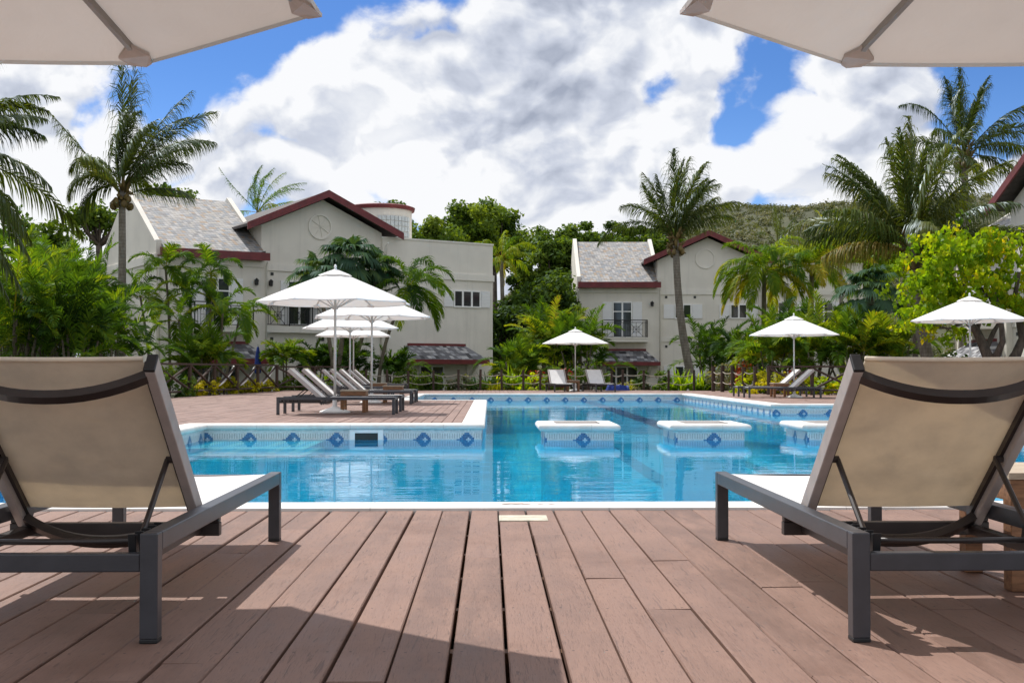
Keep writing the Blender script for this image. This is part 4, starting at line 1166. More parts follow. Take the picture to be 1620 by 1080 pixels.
        m = MB(); m.lathe([(1.70, 9.321), (1.82, 9.325), (1.86, 9.50), (1.70, 9.56), (.2, 9.60)], 36, c); m.build('turret_roof', M['red_trim'], r)
        m = MB()
        for k in range(9):
            for j in range(5):
                a = R(-118 + k * 7.6); p = Vector((c[0] + 1.70 * math.cos(a), c[1] + 1.70 * math.sin(a), 7.72 + j * .27))
                tn = Vector((-math.sin(a), math.cos(a), 0)); m.bar(p - tn * .098, p + tn * .098, .06, .235)
        m.build('glass_block', M['glass_block'], r)
    else:
        window(r, 5.95, 7.0, 3.95, 4.85, GV, 2, 1, .62); window(r, 9.35, 10.4, 3.95, 4.85, GV, 2, 1, .62)
        window(r, 5.95, 7.1, .35, 1.1, GV, 2, 1, .62)
        window(r, 12.2, 13.3, 2.80, 4.98, .10, 2, 2, .3, 'french_door'); window(r, 14.4, 15.6, 2.80, 4.98, .10, 2, 2, .3, 'french_door')
        m = MB(); m.box((11.3, -.5, 2.5), (16.9, .099, 2.78)); m.build('balcony_slab', M['stucco_trim'], r)
        railing(r, 11.4, 16.8, -.42, 2.78, 1.05, .45, 1.1)
        sconce(r, 11.6, .10, 4.75); sconce(r, 16.6, .10, 4.75)
        m = MB(); m.box((13.2, 3, 7.2), (13.9, 3.7, 7.75)); m.build('roof_tank', M['white_paint'], r, bevel=.03)
    return r
A1 = at(247, 400, Y=52.0)
villa((A1.x, A1.y, 0), R(32), 'large cream villa on the left with slate roof, red gable and round roof turret', 1)
villa((5.29, 72.0, 0), R(-1.0), 'cream villa seen straight on at the end of the pool, leaning palm before it', 2)
villa((20.9, 52.8, 0), -PI / 2, 'cream villa at the right edge, red barge board and sunlit wall', 3)
# tiny house on the far hill
hp = at(1029, 372, Y=330)
r = empty('hill_house', (hp.x, hp.y, hp.z - 1.5), R(20), 'tiny white house on the far wooded hillside', 'house')
m = MB(); m.box((-3.5, -2.5, -3), (3.5, 2.5, 1.8)); m.build('wall', M['white_paint'], r)
m = MB(); m.prism([(-4.2, 1.805), (4.2, 1.805), (2.5, 3.0), (-2.5, 3.0)], 'y', -3, 3); m.build('roof', M['dark_roof'], r)
# ------------------------------------------------------------------ vegetation
UPV = np.array([0, 0, 1.0])
def nrm_(a): return a / np.maximum(1e-9, np.linalg.norm(a, axis=-1, keepdims=True))
class LF:
    def __init__(self): self.V = []; self.Q = []; self.T = []; self.t = []; self.n = 0
    def add(self, V, Q, T, tint):
        V = np.asarray(V, float)
        self.V.append(V)
        if len(Q): self.Q.append(np.asarray(Q, int) + self.n)
        if len(T): self.T.append(np.asarray(T, int) + self.n)
        self.t.append(np.full(len(V), tint) if np.isscalar(tint) else np.asarray(tint, float)); self.n += len(V)
    def build(self, name, mats, parent=None, loc=None):
        Q = np.concatenate(self.Q) if self.Q else np.zeros((0, 4), int); T = np.concatenate(self.T) if self.T else np.zeros((0, 3), int)
        return np_mesh(name, np.concatenate(self.V), Q, T, np.concatenate(self.t), mats, parent, loc)
def frond(L, rng, base, az, el, length, sag=1.0, wind=(0, 0, 0), nl=44, ll=.75, lw=.045, droop=.6, lift=.15, tint=.3, petiole=.16, K=14, twist=0.0, rach=.022, gap=0.0, fold=0.0, spread_=58):
    t = np.array([math.cos(az) * math.cos(el), math.sin(az) * math.cos(el), math.sin(el)])
    P = [np.array(base, float)]; TT = [t]; wind = np.array(wind, float)
    for i in range(K):
        s = (i + .5) / K
        t = t + (np.array([0, 0, -1.0]) * sag * (.25 + 1.5 * s) + wind * (.3 + 1.4 * s)) / K
        t = t / np.linalg.norm(t); P.append(P[-1] + t * length / K); TT.append(t)
    P = np.array(P); TT = np.array(TT)
    rt = np.array([-math.sin(az), math.cos(az), 0.0])
    side = rt - TT * (TT @ rt)[:, None]; side = nrm_(side); nor = np.cross(TT, side)
    if twist:
        c, s_ = math.cos(twist), math.sin(twist); side, nor = side * c + nor * s_, nor * c - side * s_
    # rachis: 3-sided tapering strip
    rr = rach * (1 - .85 * np.linspace(0, 1, K + 1))[:, None]
    ring = np.stack([P + side * rr, P - side * rr, P - nor * rr * 1.3], 1).reshape(-1, 3)
    q = []
    for i in range(K):
        for j in range(3): q.append((i * 3 + j, i * 3 + (j + 1) % 3, (i + 1) * 3 + (j + 1) % 3, (i + 1) * 3 + j))
    L.add(ring, q, [], min(1, tint + .35))
    s = np.linspace(petiole, .985, nl) + rng.uniform(-.25, .25, nl) / nl
    s = np.clip(s, 0, .995); f = s * K; i0 = np.floor(f).astype(int); fr = (f - i0)[:, None]
    def ip(A): return A[i0] * (1 - fr) + A[np.minimum(i0 + 1, K)] * fr
    p, tt, sd, nn = ip(P), nrm_(ip(TT)), nrm_(ip(side)), nrm_(ip(nor))
    x = (s - petiole) / (1 - petiole); torn = rng.random() < .5; tpos = rng.random()
    prof = np.clip(np.sin(PI * (.16 + .80 * x)) ** .75, .12, 1)
    ang = np.radians(spread_ - 34 * x)
    for sg in (-1, 1):
        keep = rng.random(nl) > gap * (1 + 5 * (torn * (np.abs(x - tpos) < .07)))
        a = ang + rng.normal(0, .07, nl)
        ln = (ll * prof * rng.uniform(.85, 1.1, nl))[:, None]
        d = nrm_(sd * sg * np.sin(a)[:, None] + tt * np.cos(a)[:, None] + nn * (lift - fold + rng.normal(0, .10, nl))[:, None])
        dr = droop * rng.uniform(.45, 1.6, nl)[:, None]
        d2 = nrm_(d + np.array([0, 0, -1.0]) * dr * .55 + wind * .5); d3 = nrm_(d2 + np.array([0, 0, -1.0]) * dr + wind * .6)
        w = lw * (0.75 + .25 * prof)[:, None]
        wd = nrm_(tt - d * np.sum(tt * d, 1)[:, None]); wd = nrm_(wd + nn * rng.normal(0, .35, nl)[:, None])
        b0, b1 = p - wd * w * .32, p + wd * w * .32
        m1 = p + d * ln * .30; m2 = m1 + d2 * ln * .36; tp = m2 + d3 * ln * .34
        V = np.stack([b0, b1, m1 + wd * w * .5, m1 - wd * w * .5, m2 + wd * w * .36, m2 - wd * w * .36, tp], 1)[keep]
        k = len(V); o = np.arange(k)[:, None] * 7
        Q = np.concatenate([o + np.array([0, 1, 2, 3]), o + np.array([3, 2, 4, 5])]); T = o + np.array([5, 4, 6])
        L.add(V.reshape(-1, 3), Q, T, np.repeat(np.clip(tint + rng.normal(0, .07, k), 0, 1), 7))
GA = 2.399963
def trunk_path(a, b, bend=(0, 0), n=12):
    a, b = Vector(a), Vector(b); out = []
    for k in range(n + 1):
        s = k / n; p = a.lerp(b, s); p.x += bend[0] * math.sin(PI * s); p.y += bend[1] * math.sin(PI * s); out.append(p)
    return out
def coco_palm(name, label, base, crown, seed, n=22, length=4.2, trad=.17, wind=(.5, 0, -.05), bend=(0, 0), sag=(.7, 1.5), elr=(82, -18), tint=(.15, .5), ll=.8, azs=None, husks=True, nl=78, group='coconut palms', lw=.042, droop=2.3, mat_='coco', extra=()):
    rng = np.random.default_rng(seed); base, crown = Vector(base), Vector(crown)
    r = empty(name, base, 0, label, 'palm', group)
    c = crown - base
    m = MB(); pth = trunk_path((0, 0, -.3), c, bend, 16)
    rad = [trad * (1.35 if k == 0 else 1.12 - .34 * k / 16) for k in range(17)]
    m.tube(pth, rad, 12); m.build('trunk', M['palm_trunk'], r, smooth=True)
    L = LF()
    for k in range(n):
        f = k / (n - 1)
        el = R(elr[0] + (elr[1] - elr[0]) * f ** 1.1 + rng.uniform(-8, 8)); az = k * GA + rng.uniform(-.25, .25) + seed
        ln = length * rng.uniform(.85, 1.08) * (.72 + .5 * math.sin(PI * min(1, f * .8 + .12)))
        frond(L, rng, tuple(c + Vector((math.cos(az) * .06, math.sin(az) * .06, .1 - .3 * f))), az, el, ln, rng.uniform(*sag) * (.7 + .5 * f), wind, nl, ll * rng.uniform(.85, 1.25), lw, droop * rng.uniform(.7, 1.5), rng.uniform(-.35, .15), float(rng.uniform(*tint)) + (.25 if f > .85 else 0), twist=rng.uniform(-.9, .9), rach=.03, gap=.10, spread_=52)
    for (azd, eld, ln, sg, wd) in extra:
        frond(L, rng, tuple(c + Vector((0, 0, .1))), R(azd), R(eld), ln, sg, wd, nl, ll * 1.15, lw, droop, -.1, float(rng.uniform(*tint)), twist=rng.uniform(-.6, .6), rach=.03, gap=.08, spread_=52)
    L.build('crown', M[mat_], r)
    if husks:
        m = MB()
        for k in range(26):
            a = k * GA; z = -.75 + 1.1 * rng.random(); q = c + Vector((math.cos(a) * trad * .95, math.sin(a) * trad * .95, z)); e = q + Vector((math.cos(a) * .30, math.sin(a) * .30, rng.uniform(-.15, .5)))
            m.tube([q, (q + e) / 2 + Vector((0, 0, .05)), e], [.07, .075, .015], 5)
        for k in range(9):
            a = k * GA + 1; q = c + Vector((math.cos(a) * .33, math.sin(a) * .33, -.35 - .3 * rng.random())); m.lathe([(.02, -.15), (.10, -.08), (.11, 0), (.085, .1), (.02, .15)], 7, q)
        m.build('husks', M['husk'], r, smooth=True)
    return r
def slim_palm(label, base, crown, seed, n=10, length=2.2, trad=.06, mat_='areca', bend=(0, 0), sag=(1.4, 2.3), elr=(80, 15), tint=(.15, .6), nl=34, ll=.52, lw=.045, wind=(.12, 0, 0), name='slender_palm', group='slender palms', droop=.5, fold=0.0):
    rng = np.random.default_rng(seed); base, crown = Vector(base), Vector(crown)
    r = empty(name, base, 0, label, 'palm', group); c = crown - base
    m = MB(); pth = trunk_path((0, 0, -.3), c, bend, 10); m.tube(pth, [trad * (1.2 - .35 * k / 10) for k in range(11)], 8)
    m.build('trunk', M['slim_trunk'], r, smooth=True)
    L = LF()
    for k in range(n):
        f = k / max(1, n - 1); az = k * GA + seed * 1.7 + rng.uniform(-.3, .3); el = R(elr[0] + (elr[1] - elr[0]) * f + rng.uniform(-8, 8))
        frond(L, rng, tuple(c), az, el, length * rng.uniform(.8, 1.1), rng.uniform(*sag), wind, nl, ll, lw, droop, .28, float(rng.uniform(*tint)) + (.2 if f > .8 else 0), petiole=.2, twist=rng.uniform(-.3, .3), rach=.016, fold=fold)
    L.build('crown', M[mat_], r)
    return r
def areca_clump(label, base, seed, h=3.2, stems=9, spread=.6, length=2.0, mat_='areca', tint=(.1, .65), nl=30, ll=.48, per=5, lw=.045, name='areca_palm', group='clumping palms', sag=(1.0, 2.2), hmin=.35, elr=(80, 30)):
    rng = np.random.default_rng(seed); r = empty(name, base, 0, label, 'palm', group)
    m = MB(); L = LF()
    for k in range(stems):
        a = k * GA + seed; d = spread * math.sqrt((k + .5) / stems)
        hh = h * rng.uniform(hmin, .78); p0 = Vector((math.cos(a) * d * .45, math.sin(a) * d * .45, -.1)); p1 = Vector((math.cos(a) * d * 1.25, math.sin(a) * d * 1.25, hh))
        m.tube([p0, p0.lerp(p1, .5) + Vector((0, 0, .1)), p1], [.045, .04, .03], 6)
        tb = float(rng.uniform(*tint))
        for j in range(per):
            az = j * GA + k * 1.3 + rng.uniform(-.3, .3); f = j / max(1, per - 1); el = R(elr[0] + (elr[1] - elr[0]) * f + rng.uniform(-10, 10))
            frond(L, rng, tuple(p1), az, el, length * rng.uniform(.7, 1.1), rng.uniform(*sag), (.08, 0, 0), nl, ll, lw, .45, .3, min(1, max(0, tb + rng.uniform(-.15, .2))), petiole=.22, K=11, twist=rng.uniform(-.3, .3), rach=.013)
    m.build('stem', M['slim_trunk'], r, smooth=True); L.build('crown', M[mat_], r)
    return r
def fan_leaf(L, rng, base, az, el, pet, rad, tint, n=30):
    d = np.array([math.cos(az) * math.cos(el), math.sin(az) * math.cos(el), math.sin(el)])
    hub = np.array(base) + d * pet + np.array([0, 0, -.10 * pet * pet]); side = np.array([-math.sin(az), math.cos(az), 0.0]); d2 = nrm_(d + np.array([0, 0, -.75])); nor = np.cross(side, d2)
    w = .012
    L.add([np.array(base) - side * w, np.array(base) + side * w, hub + side * w, hub - side * w], [(0, 1, 2, 3)], [], min(1, tint + .3))
    ths = np.linspace(-2.25, 2.25, n) + rng.normal(0, .03, n)
    for th in ths:
        e = d2 * math.cos(th) + side * math.sin(th); l = rad * (1 - .18 * (abs(th) / 2.25) ** 2) * rng.uniform(.9, 1.06); wv = np.cross(nor, e); ww = rad * .052
        m1 = hub + e * l * .5 + nor * .03 + np.array([0, 0, -.04 * l]); tp = hub + e * l * .9 + np.array([0, 0, -.55 * l * rng.uniform(.5, 1.2)])
        L.add([hub, m1 - wv * ww, m1 + wv * ww, tp], [], [(0, 1, 2), (2, 1, 3)], float(np.clip(tint + rng.normal(0, .07), 0, 1)))
def fan_palm(label, base, crown, seed, n=22, pet=.9, rad=.75, trad=.08, tint=(.1, .6), mat_='fan'):
    rng = np.random.default_rng(seed); base, crown = Vector(base), Vector(crown); r = empty('fan_palm', base, 0, label, 'palm', 'fan palms'); c = crown - base
    m = MB(); m.tube(trunk_path((0, 0, -.3), c, (.1, 0), 8), [trad * 1.2] * 9, 8); m.build('trunk', M['slim_trunk'], r, smooth=True)
    L = LF()
    for k in range(n):
        f = k / (n - 1); fan_leaf(L, rng, tuple(c), k * GA + seed, R(82 - 105 * f + rng.uniform(-8, 8)), pet * rng.uniform(.75, 1.15), rad * rng.uniform(.85, 1.1), float(rng.uniform(*tint)))
    L.build('crown', M[mat_], r)
    return r
def leaf_cloud(L, rng, C, n, rad, size, tint, flat=.75, up=.5, dangle=0.0, elong=1.6):
    """n rhombic leaves round centre C"""
    d = nrm_(rng.normal(size=(n, 3))); rr = rng.random(n) ** .45
    p = np.asarray(C) + d * (rr * rad)[:, None] * np.array([1, 1, flat])
    nn = nrm_(d * .6 + UPV * up + rng.normal(0, .55, (n, 3)))
    a = nrm_(np.cross(nn, rng.normal(size=(n, 3)))); a = nrm_(a + np.array([0, 0, -dangle])); b = nrm_(np.cross(nn, a)); nn = np.cross(a, b)
    s = (size * rng.uniform(.65, 1.25, n))[:, None]
    V = np.stack([p - a * s * .5 * elong, p + b * s * .5 + nn * s * .08 - a * s * .08, p + a * s * .5 * elong - nn * s * .06, p - b * s * .5 + nn * s * .08 - a * s * .08], 1).reshape(-1, 3)
    Q = np.arange(n)[:, None] * 4 + np.array([0, 1, 2, 3])
    t = np.clip(tint + rng.normal(0, .10, n), 0, 1)
    L.add(V, Q, [], np.repeat(t, 4))
def broadleaf(label, base, seed, h, rx, ry, rz, clumps=70, per=90, size=.28, crad=.8, mat_='tree_leaf', tint=(.1, .75), group='trees beyond the villas', trad=.22, open_=0.0, name='broadleaf_tree', dangle=.1, up=.55, lobes=6):
    rng = np.random.default_rng(seed); r = empty(name, base, 0, label, 'tree', group)
    C0 = np.array([0, 0, h - rz])
    lob = [(C0, 1.0)] + [(C0 + nrm_(rng.normal(size=3)) * np.array([rx, ry, rz]) * .55, rng.uniform(.40, .62)) for _ in range(lobes)]
    cs = []
    while len(cs) < clumps:
        c, k = lob[rng.integers(len(lob))]; k2 = k if k < 1 else .78
        d = nrm_(rng.normal(size=3)); rad = rng.uniform(.62, 1.0)
        p = c + d * rad * k2 * np.array([rx, ry, rz])
        if p[2] < h - 2.1 * rz: continue
        if open_ and rng.random() < open_ and np.linalg.norm((p - C0) / np.array([rx, ry, rz])) < .5: continue
        cs.append(p)
    m = MB(); fork = Vector((0, 0, max(.6, h - 1.9 * rz))); m.tube([(0, 0, -.4), (rng.normal(0, .1), 0, fork.z * .5), fork], [trad * 1.3, trad, trad * .85], 9)
    for k in range(0, len(cs), max(1, len(cs) // 16)):
        e = Vector(cs[k]); mid = fork.lerp(e, .5) + Vector((rng.normal(0, .15), rng.normal(0, .15), -.12 * (e - fork).length)); m.tube([fork - Vector((0, 0, .2)), mid, e], [trad * .5, trad * .28, .03], 6)
    m.build('trunk', M['bark'], r, smooth=True)
    L = LF()
    for c in cs: leaf_cloud(L, rng, c, int(1.55 * per * rng.uniform(.7, 1.3)), crad * rng.uniform(.6, 1.2), size * .78, float(rng.uniform(*tint)), .7, up, dangle)
    L.build('crown', M[mat_], r)
    return r
def shrub(label, base, seed, w, h, n=500, size=.12, mat_='tree_leaf', tint=(.2, .8), group='shrubs behind the fences', name='shrub', clumps=14, up=.5, elong=1.7, depth=None):
    rng = np.random.default_rng(seed); r = empty(name, base, 0, label, 'shrub', group); L = LF(); m = MB()
    for k in range(clumps):
        a = rng.uniform(0, 2 * PI); q = math.sqrt(rng.random()); c = np.array([math.cos(a) * q * w * .42, math.sin(a) * q * (depth or w) * .42, h * rng.uniform(.15, .88) * (1 - .35 * q * q)])
        leaf_cloud(L, rng, c, n // clumps, max(.12, h * .24), size, float(rng.uniform(*tint)), .8, up, 0, elong)
        m.tube([(c[0] * .2, c[1] * .2, -.15), (c[0] * .7, c[1] * .7, c[2] * .6), tuple(c)], [.022, .016, .008], 5)
    m.build('stem', M['bark'], r); L.build('foliage', M[mat_], r)
    return r
def spiky(label, base, seed, w, h, n=70, lw=.06, mat_='lime_leaf', tint=(.1, .6), group='spiky plants behind the fences', name='spiky_plant', heads=5, curl=.7):
    rng = np.random.default_rng(seed); r = empty(name, base, 0, label, 'plant', group); L = LF()
    for k in range(n):
        hd = k % heads; a0 = hd * GA; c = np.array([math.cos(a0), math.sin(a0) * .5, 0]) * w * .36 * math.sqrt(hd / heads)
        az = rng.uniform(0, 2 * PI); el = R(rng.uniform(35, 86)); d = np.array([math.cos(az) * math.cos(el), math.sin(az) * math.cos(el), math.sin(el)]); sd = np.array([-math.sin(az), math.cos(az), 0.0])
        ln = h * rng.uniform(.7, 1.1); p = c.copy(); pts = [p]
        for j in range(4):
            d = nrm_(d + np.array([0, 0, -curl * .28 * j])); p = p + d * ln / 4; pts.append(p)
        ws = [.35, .9, 1.0, .7, .05]; V = []
        for p, w_ in zip(pts, ws): V += [p - sd * lw * w_ * .5, p + sd * lw * w_ * .5]
        L.add(V, [(2 * j, 2 * j + 1, 2 * j + 3, 2 * j + 2) for j in range(4)], [], float(rng.uniform(*tint)))
    L.build('leaves', M[mat_], r)
    return r
def G(px, Y, z=None):
    p = at(px, 600, Y=Y)
    if z is None:
        z = -.12 - (min(.75, (Y - 49) * .08) if Y > 49 else 0)
    return (p.x, Y, z)
def Cn(px, py, Y): return tuple(at(px, py, Y=Y))

# ---- coconut palms
coco_palm('coconut_palm', 'tall coconut palm with upswept windblown fronds before the left villa, husks under the crown', G(189, 45), Cn(193, 300, 45), 3, 13, 3.1, .16, (.75, .1, 0), (.05, 0), (.5, 1.3), (86, 28), (.1, .5), 1.1,
          extra=[(90, 86, 5.4, .12, (-.12, 0, .2)), (60, 84, 5.2, .15, (.05, 0, .1)), (20, 66, 4.6, .3, (.3, 0, 0)), (5, 58, 4.7, .7, (.4, 0, 0)), (-30, 42, 4.6, 1.0, (.45, 0, 0)), (200, 40, 2.4, 2.4, (.1, 0, -.2)), (170, 60, 2.8, 2.4, (.2, 0, 0)), (185, 15, 2.0, 2.4, (.1, 0, -.3)), (350, 48, 4.2, 1.0, (.4, 0, 0))])
coco_palm('coconut_palm', 'coconut palm at the left edge, only its drooping fronds in frame', G(-135, 26), Cn(-130, 235, 26), 8, 16, 3.3, .17, (.18, 0, -.1), (-.1, 0), (.6, 1.5), (70, -30), (.1, .4), .72,
          extra=[(5, 38, 3.0, .9, (.1, 0, -.1)), (-10, 22, 3.1, .8, (.1, 0, -.1)), (10, 5, 3.0, .9, (0, 0, -.1)), (-5, -18, 3.2, .9, (0, 0, -.2)), (20, -30, 3.4, .8, (0, 0, -.2)), (-15, -42, 3.6, .6, (.1, 0, -.1)), (40, -20, 3.2, .9, (.1, 0, -.2)), (0, -55, 4.0, .5, (.08, 0, 0)), (25, -50, 3.8, .5, (.05, 0, 0))])
coco_palm('coconut_palm', 'leaning coconut palm with curved grey trunk before the villa at the pool end', G(1104, 55), Cn(1069, 380, 55), 12, 10, 3.1, .19, (.28, 0, 0), (-.25, 0), (.5, 1.1), (86, 52), (.1, .5), 1.05,
          extra=[(180, 38, 4.2, 1.9, (-.2, 0, -.1)), (0, 50, 3.6, .9, (.3, 0, 0)), (20, 40, 3.4, .9, (.2, 0, 0)), (100, 84, 4.3, .2, (.05, 0, 0)), (70, 78, 4.2, .4, (.25, 0, 0)), (150, 70, 3.6, .6, (-.05, 0, 0)), (165, 55, 3.2, 1.3, (0, 0, 0)), (-60, 70, 3.9, .7, (.2, 0, 0)), (40, 65, 4.0, .9, (.4, 0, 0))])
coco_palm('coconut_palm', 'big coconut palm over the lime green tree, silvery fronds spread wide', G(1487, 40), Cn(1446, 392, 40), 21, 26, 4.0, .21, (.12, 0, -.02), (-.2, 0), (.6, 1.3), (84, 8), (.15, .65), 1.15, lw=.05, nl=84,
          extra=[(178, 30, 3.9, 1.0, (-.1, 0, 0)), (172, 20, 3.7, .75, (0, 0, 0)), (185, 52, 4.0, .8, (0, 0, 0)), (2, 22, 4.4, .9, (.1, 0, 0)), (150, 62, 4.2, .7, (0, 0, 0)), (80, 82, 4.6, .3, (0, 0, 0)), (20, 60, 4.2, .8, (.1, 0, 0)), (-80, -5, 2.6, 1.6, (0, 0, 0)), (-100, 40, 3.2, 2.0, (0, 0, 0))])
coco_palm('coconut_palm', 'dark coconut palm high behind, at the far right against the sky', G(1519, 52), Cn(1526, 242, 52), 29, 17, 3.4, .18, (.22, 0, -.05), (.1, 0), (.8, 1.8), (84, -5), (.0, .3), .98,
          extra=[(5, 18, 4.2, .9, (.1, 0, -.1)), (-20, 34, 4.0, 1.5, (.1, 0, -.1)), (90, 84, 4.0, .3, (.02, 0, 0)), (0, -10, 3.2, 1.2, (.1, 0, -.2)), (120, 75, 3.8, .6, (.1, 0, 0))])
coco_palm('coconut_palm', 'windblown palm top showing above the roofs of the left villa', G(405, 82, -1), Cn(408, 332, 82), 33, 13, 3.4, .15, (.75, 0, 0), (0, 0), (.3, .9), (80, 15), (.3, .7), .7, husks=False, nl=40, mat_='areca')
coco_palm('coconut_palm', 'yellowish green palm at the right corner of the left villa', G(800, 70, -1), Cn(793, 408, 70), 37, 15, 2.3, .14, (.1, 0, -.1), (0, 0), (1.4, 2.4), (62, 0), (.45, .8), .6, husks=False, nl=38, mat_='areca')
coco_palm('coconut_palm', 'thin palm sprouting behind the villa at the pool end, right of its gable', G(1232, 84, -1), Cn(1232, 384, 84), 41, 10, 2.5, .12, (.05, 0, 0), (0, 0), (.5, 1.2), (86, 30), (.2, .6), .6, husks=False, nl=36)
coco_palm('coconut_palm', 'pale palm crown between the pool end villa and the big coconut palm', G(1332, 70, -1), Cn(1330, 395, 70), 44, 15, 2.6, .13, (.05, 0, 0), (0, 0), (.9, 1.8), (84, 5), (.5, .9), .6, husks=False, nl=36, mat_='areca')

# ---- slender palms in front of the left villa
sp = [(222, 47.0, 470, 240, 'slim palm left of the pale wall corner, crown below the cornice'), (262, 46.2, 425, 268, 'slim palm with an orange-tinged arching frond below the roof corner'),
      (300, 45.4, 462, 300, 'slim palm in the thick of the cluster before the left balcony'), (334, 46.8, 432, 322, 'tallest slim palm of the cluster before the left balcony'),
      (352, 44.6, 492, 336, 'slim palm with drooping crown hiding the left balcony rail'), (283, 44.0, 508, 288, 'low slim palm with brown hanging fronds before the left villa'),
      (378, 47.6, 505, 344, 'slim palm with bright frond tips right of the balcony cluster')]
for i, (cpx, Y, cpy, bpx, lab) in enumerate(sp):
    slim_palm(lab, G(bpx, Y), Cn(cpx, cpy, Y), 50 + i, 10, 1.75, .05, bend=(.08, 0), tint=(.12, .68), elr=(70, 0), sag=(1.7, 2.8), droop=.8, nl=40)
slim_palm('palm with leaning curved trunk and drooping crown beside the left villa window', G(597, 51), Cn(648, 452, 51), 71, 19, 2.5, .075, 'areca', (-.35, 0), (1.7, 3.0), (68, -15), (.05, .5), 54, .7, .045, (.15, 0, -.1), droop=.9)
slim_palm('shaggy palm with yellow hanging fronds, left of the pair before the pool end villa', G(1207, 60), Cn(1209, 432, 60), 73, 30, 3.3, .12, 'areca', (0, 0), (1.9, 3.2), (70, -15), (.3, 1), 60, .85, .05, (-.03, 0, -.05), droop=1.3)
slim_palm('feathery palm, right of the pair before the pool end villa', G(1283, 61), Cn(1284, 425, 61), 77, 22, 2.8, .13, 'areca', (0, 0), (1.6, 2.8), (70, 0), (.35, .95), 56, .75, .05, (.05, 0, 0), droop=1.0)
# ---- fan palms
fan_palm('large fan palm before the gable of the left villa', G(526, 50.6), Cn(552, 418, 50.6), 81, 34, 1.15, .85, .09)
fan_palm('fan palm lower left of the largest one, above the umbrellas', G(532, 49.8), Cn(502, 440, 49.8), 83, 24, .9, .72, .07, (.3, .8))
fan_palm('fan palm right of the largest one before the left villa', G(540, 51.4), Cn(598, 432, 51.4), 84, 22, .85, .7, .07)
fan_palm('fan palm between the shaggy palms and the lime green tree', G(1375, 50), Cn(1376, 470, 50), 87, 32, 1.2, .85, .12, (.15, .6))
# ---- clumping palms
ar = [(18, 33.0, 3.6, 'clumping palm with bright yellow-green fronds at the far left', (.15, .72), 2.3), (78, 36.0, 4.0, 'clumping palm with arching lime fronds, second from the left edge', (.1, .68), 2.4),
      (112, 41.0, 4.2, 'tall clumping palm against the pale end wall of the left villa', (.05, .6), 2.6), (40, 40.0, 4.6, 'clumping palm behind the first two at the left edge', (.05, .5), 2.6),
      (118, 33.5, 2.7, 'low dark clumping palm above the near left backrest', (.0, .4), 2.1), (166, 37.0, 2.6, 'dark clumping palm at the foot of the tall coconut palm', (.0, .45), 2.3),
      (-20, 37.0, 4.4, 'clumping palm cut by the left frame edge', (.05, .55), 2.6), (318, 41.5, 1.9, 'small bright clumping palm under the left balcony behind the fence', (.25, .7), 1.3),
      (880, 55.5, 4.0, 'big clumping palm beside the balcony of the pool end villa', (.2, .75), 2.1), (920, 54.5, 3.5, 'clumping palm hard against the pool end balcony, behind the small umbrella', (.1, .6), 1.9),
      (1128, 60, 4.0, 'clumping palm between the leaning trunk and the shaggy palm', (.05, .5), 1.9), (820, 53, 2.3, 'bright clumping palm at the gap right of the left villa', (.3, .7), 1.5),
      (1218, 43.5, 2.6, 'bright low clumping palm left of the small right umbrella pole', (.3, .75), 1.7), (1290, 42.6, 2.7, 'bright low clumping palm right of the small right umbrella pole', (.3, .75), 1.8),
      (1345, 41.8, 2.3, 'bright low clumping palm just left of the near right backrest corner', (.3, .75), 1.6), (1405, 42.5, 2.4, 'bright low clumping palm above the near right backrest', (.3, .7), 1.6),
      (1250, 47.5, 3.3, 'clumping palm behind the low bright ones beyond the right fence', (.05, .45), 1.9), (1180, 51, 2.6, 'clumping palm left of the low bright ones, in shade', (.05, .4), 1.7)]
for i, (px, Y, h, lab, tn, ln) in enumerate(ar):
    areca_clump(lab, G(px, Y), 100 + i, h, 12 if h > 3 else 9, .35 + h * .13, ln, tint=tn)
areca_clump('small fountain-shaped bright palm over the cross-rail fence end', G(452, 49.5), 131, 1.9, 3, .12, 1.25, tint=(.35, .75), per=8, hmin=.7, elr=(70, 15))
areca_clump('dark low palm under the umbrellas against the left villa', G(548, 51.2), 133, 2.2, 6, .4, 1.5, tint=(.0, .3))
areca_clump('dark low palm left of the leaning curved trunk', G(500, 51.6), 134, 1.9, 5, .4, 1.4, tint=(.0, .3))
areca_clump('dark low palm right of the leaning curved trunk', G(622, 52), 135, 1.7, 5, .35, 1.3, tint=(.0, .35))

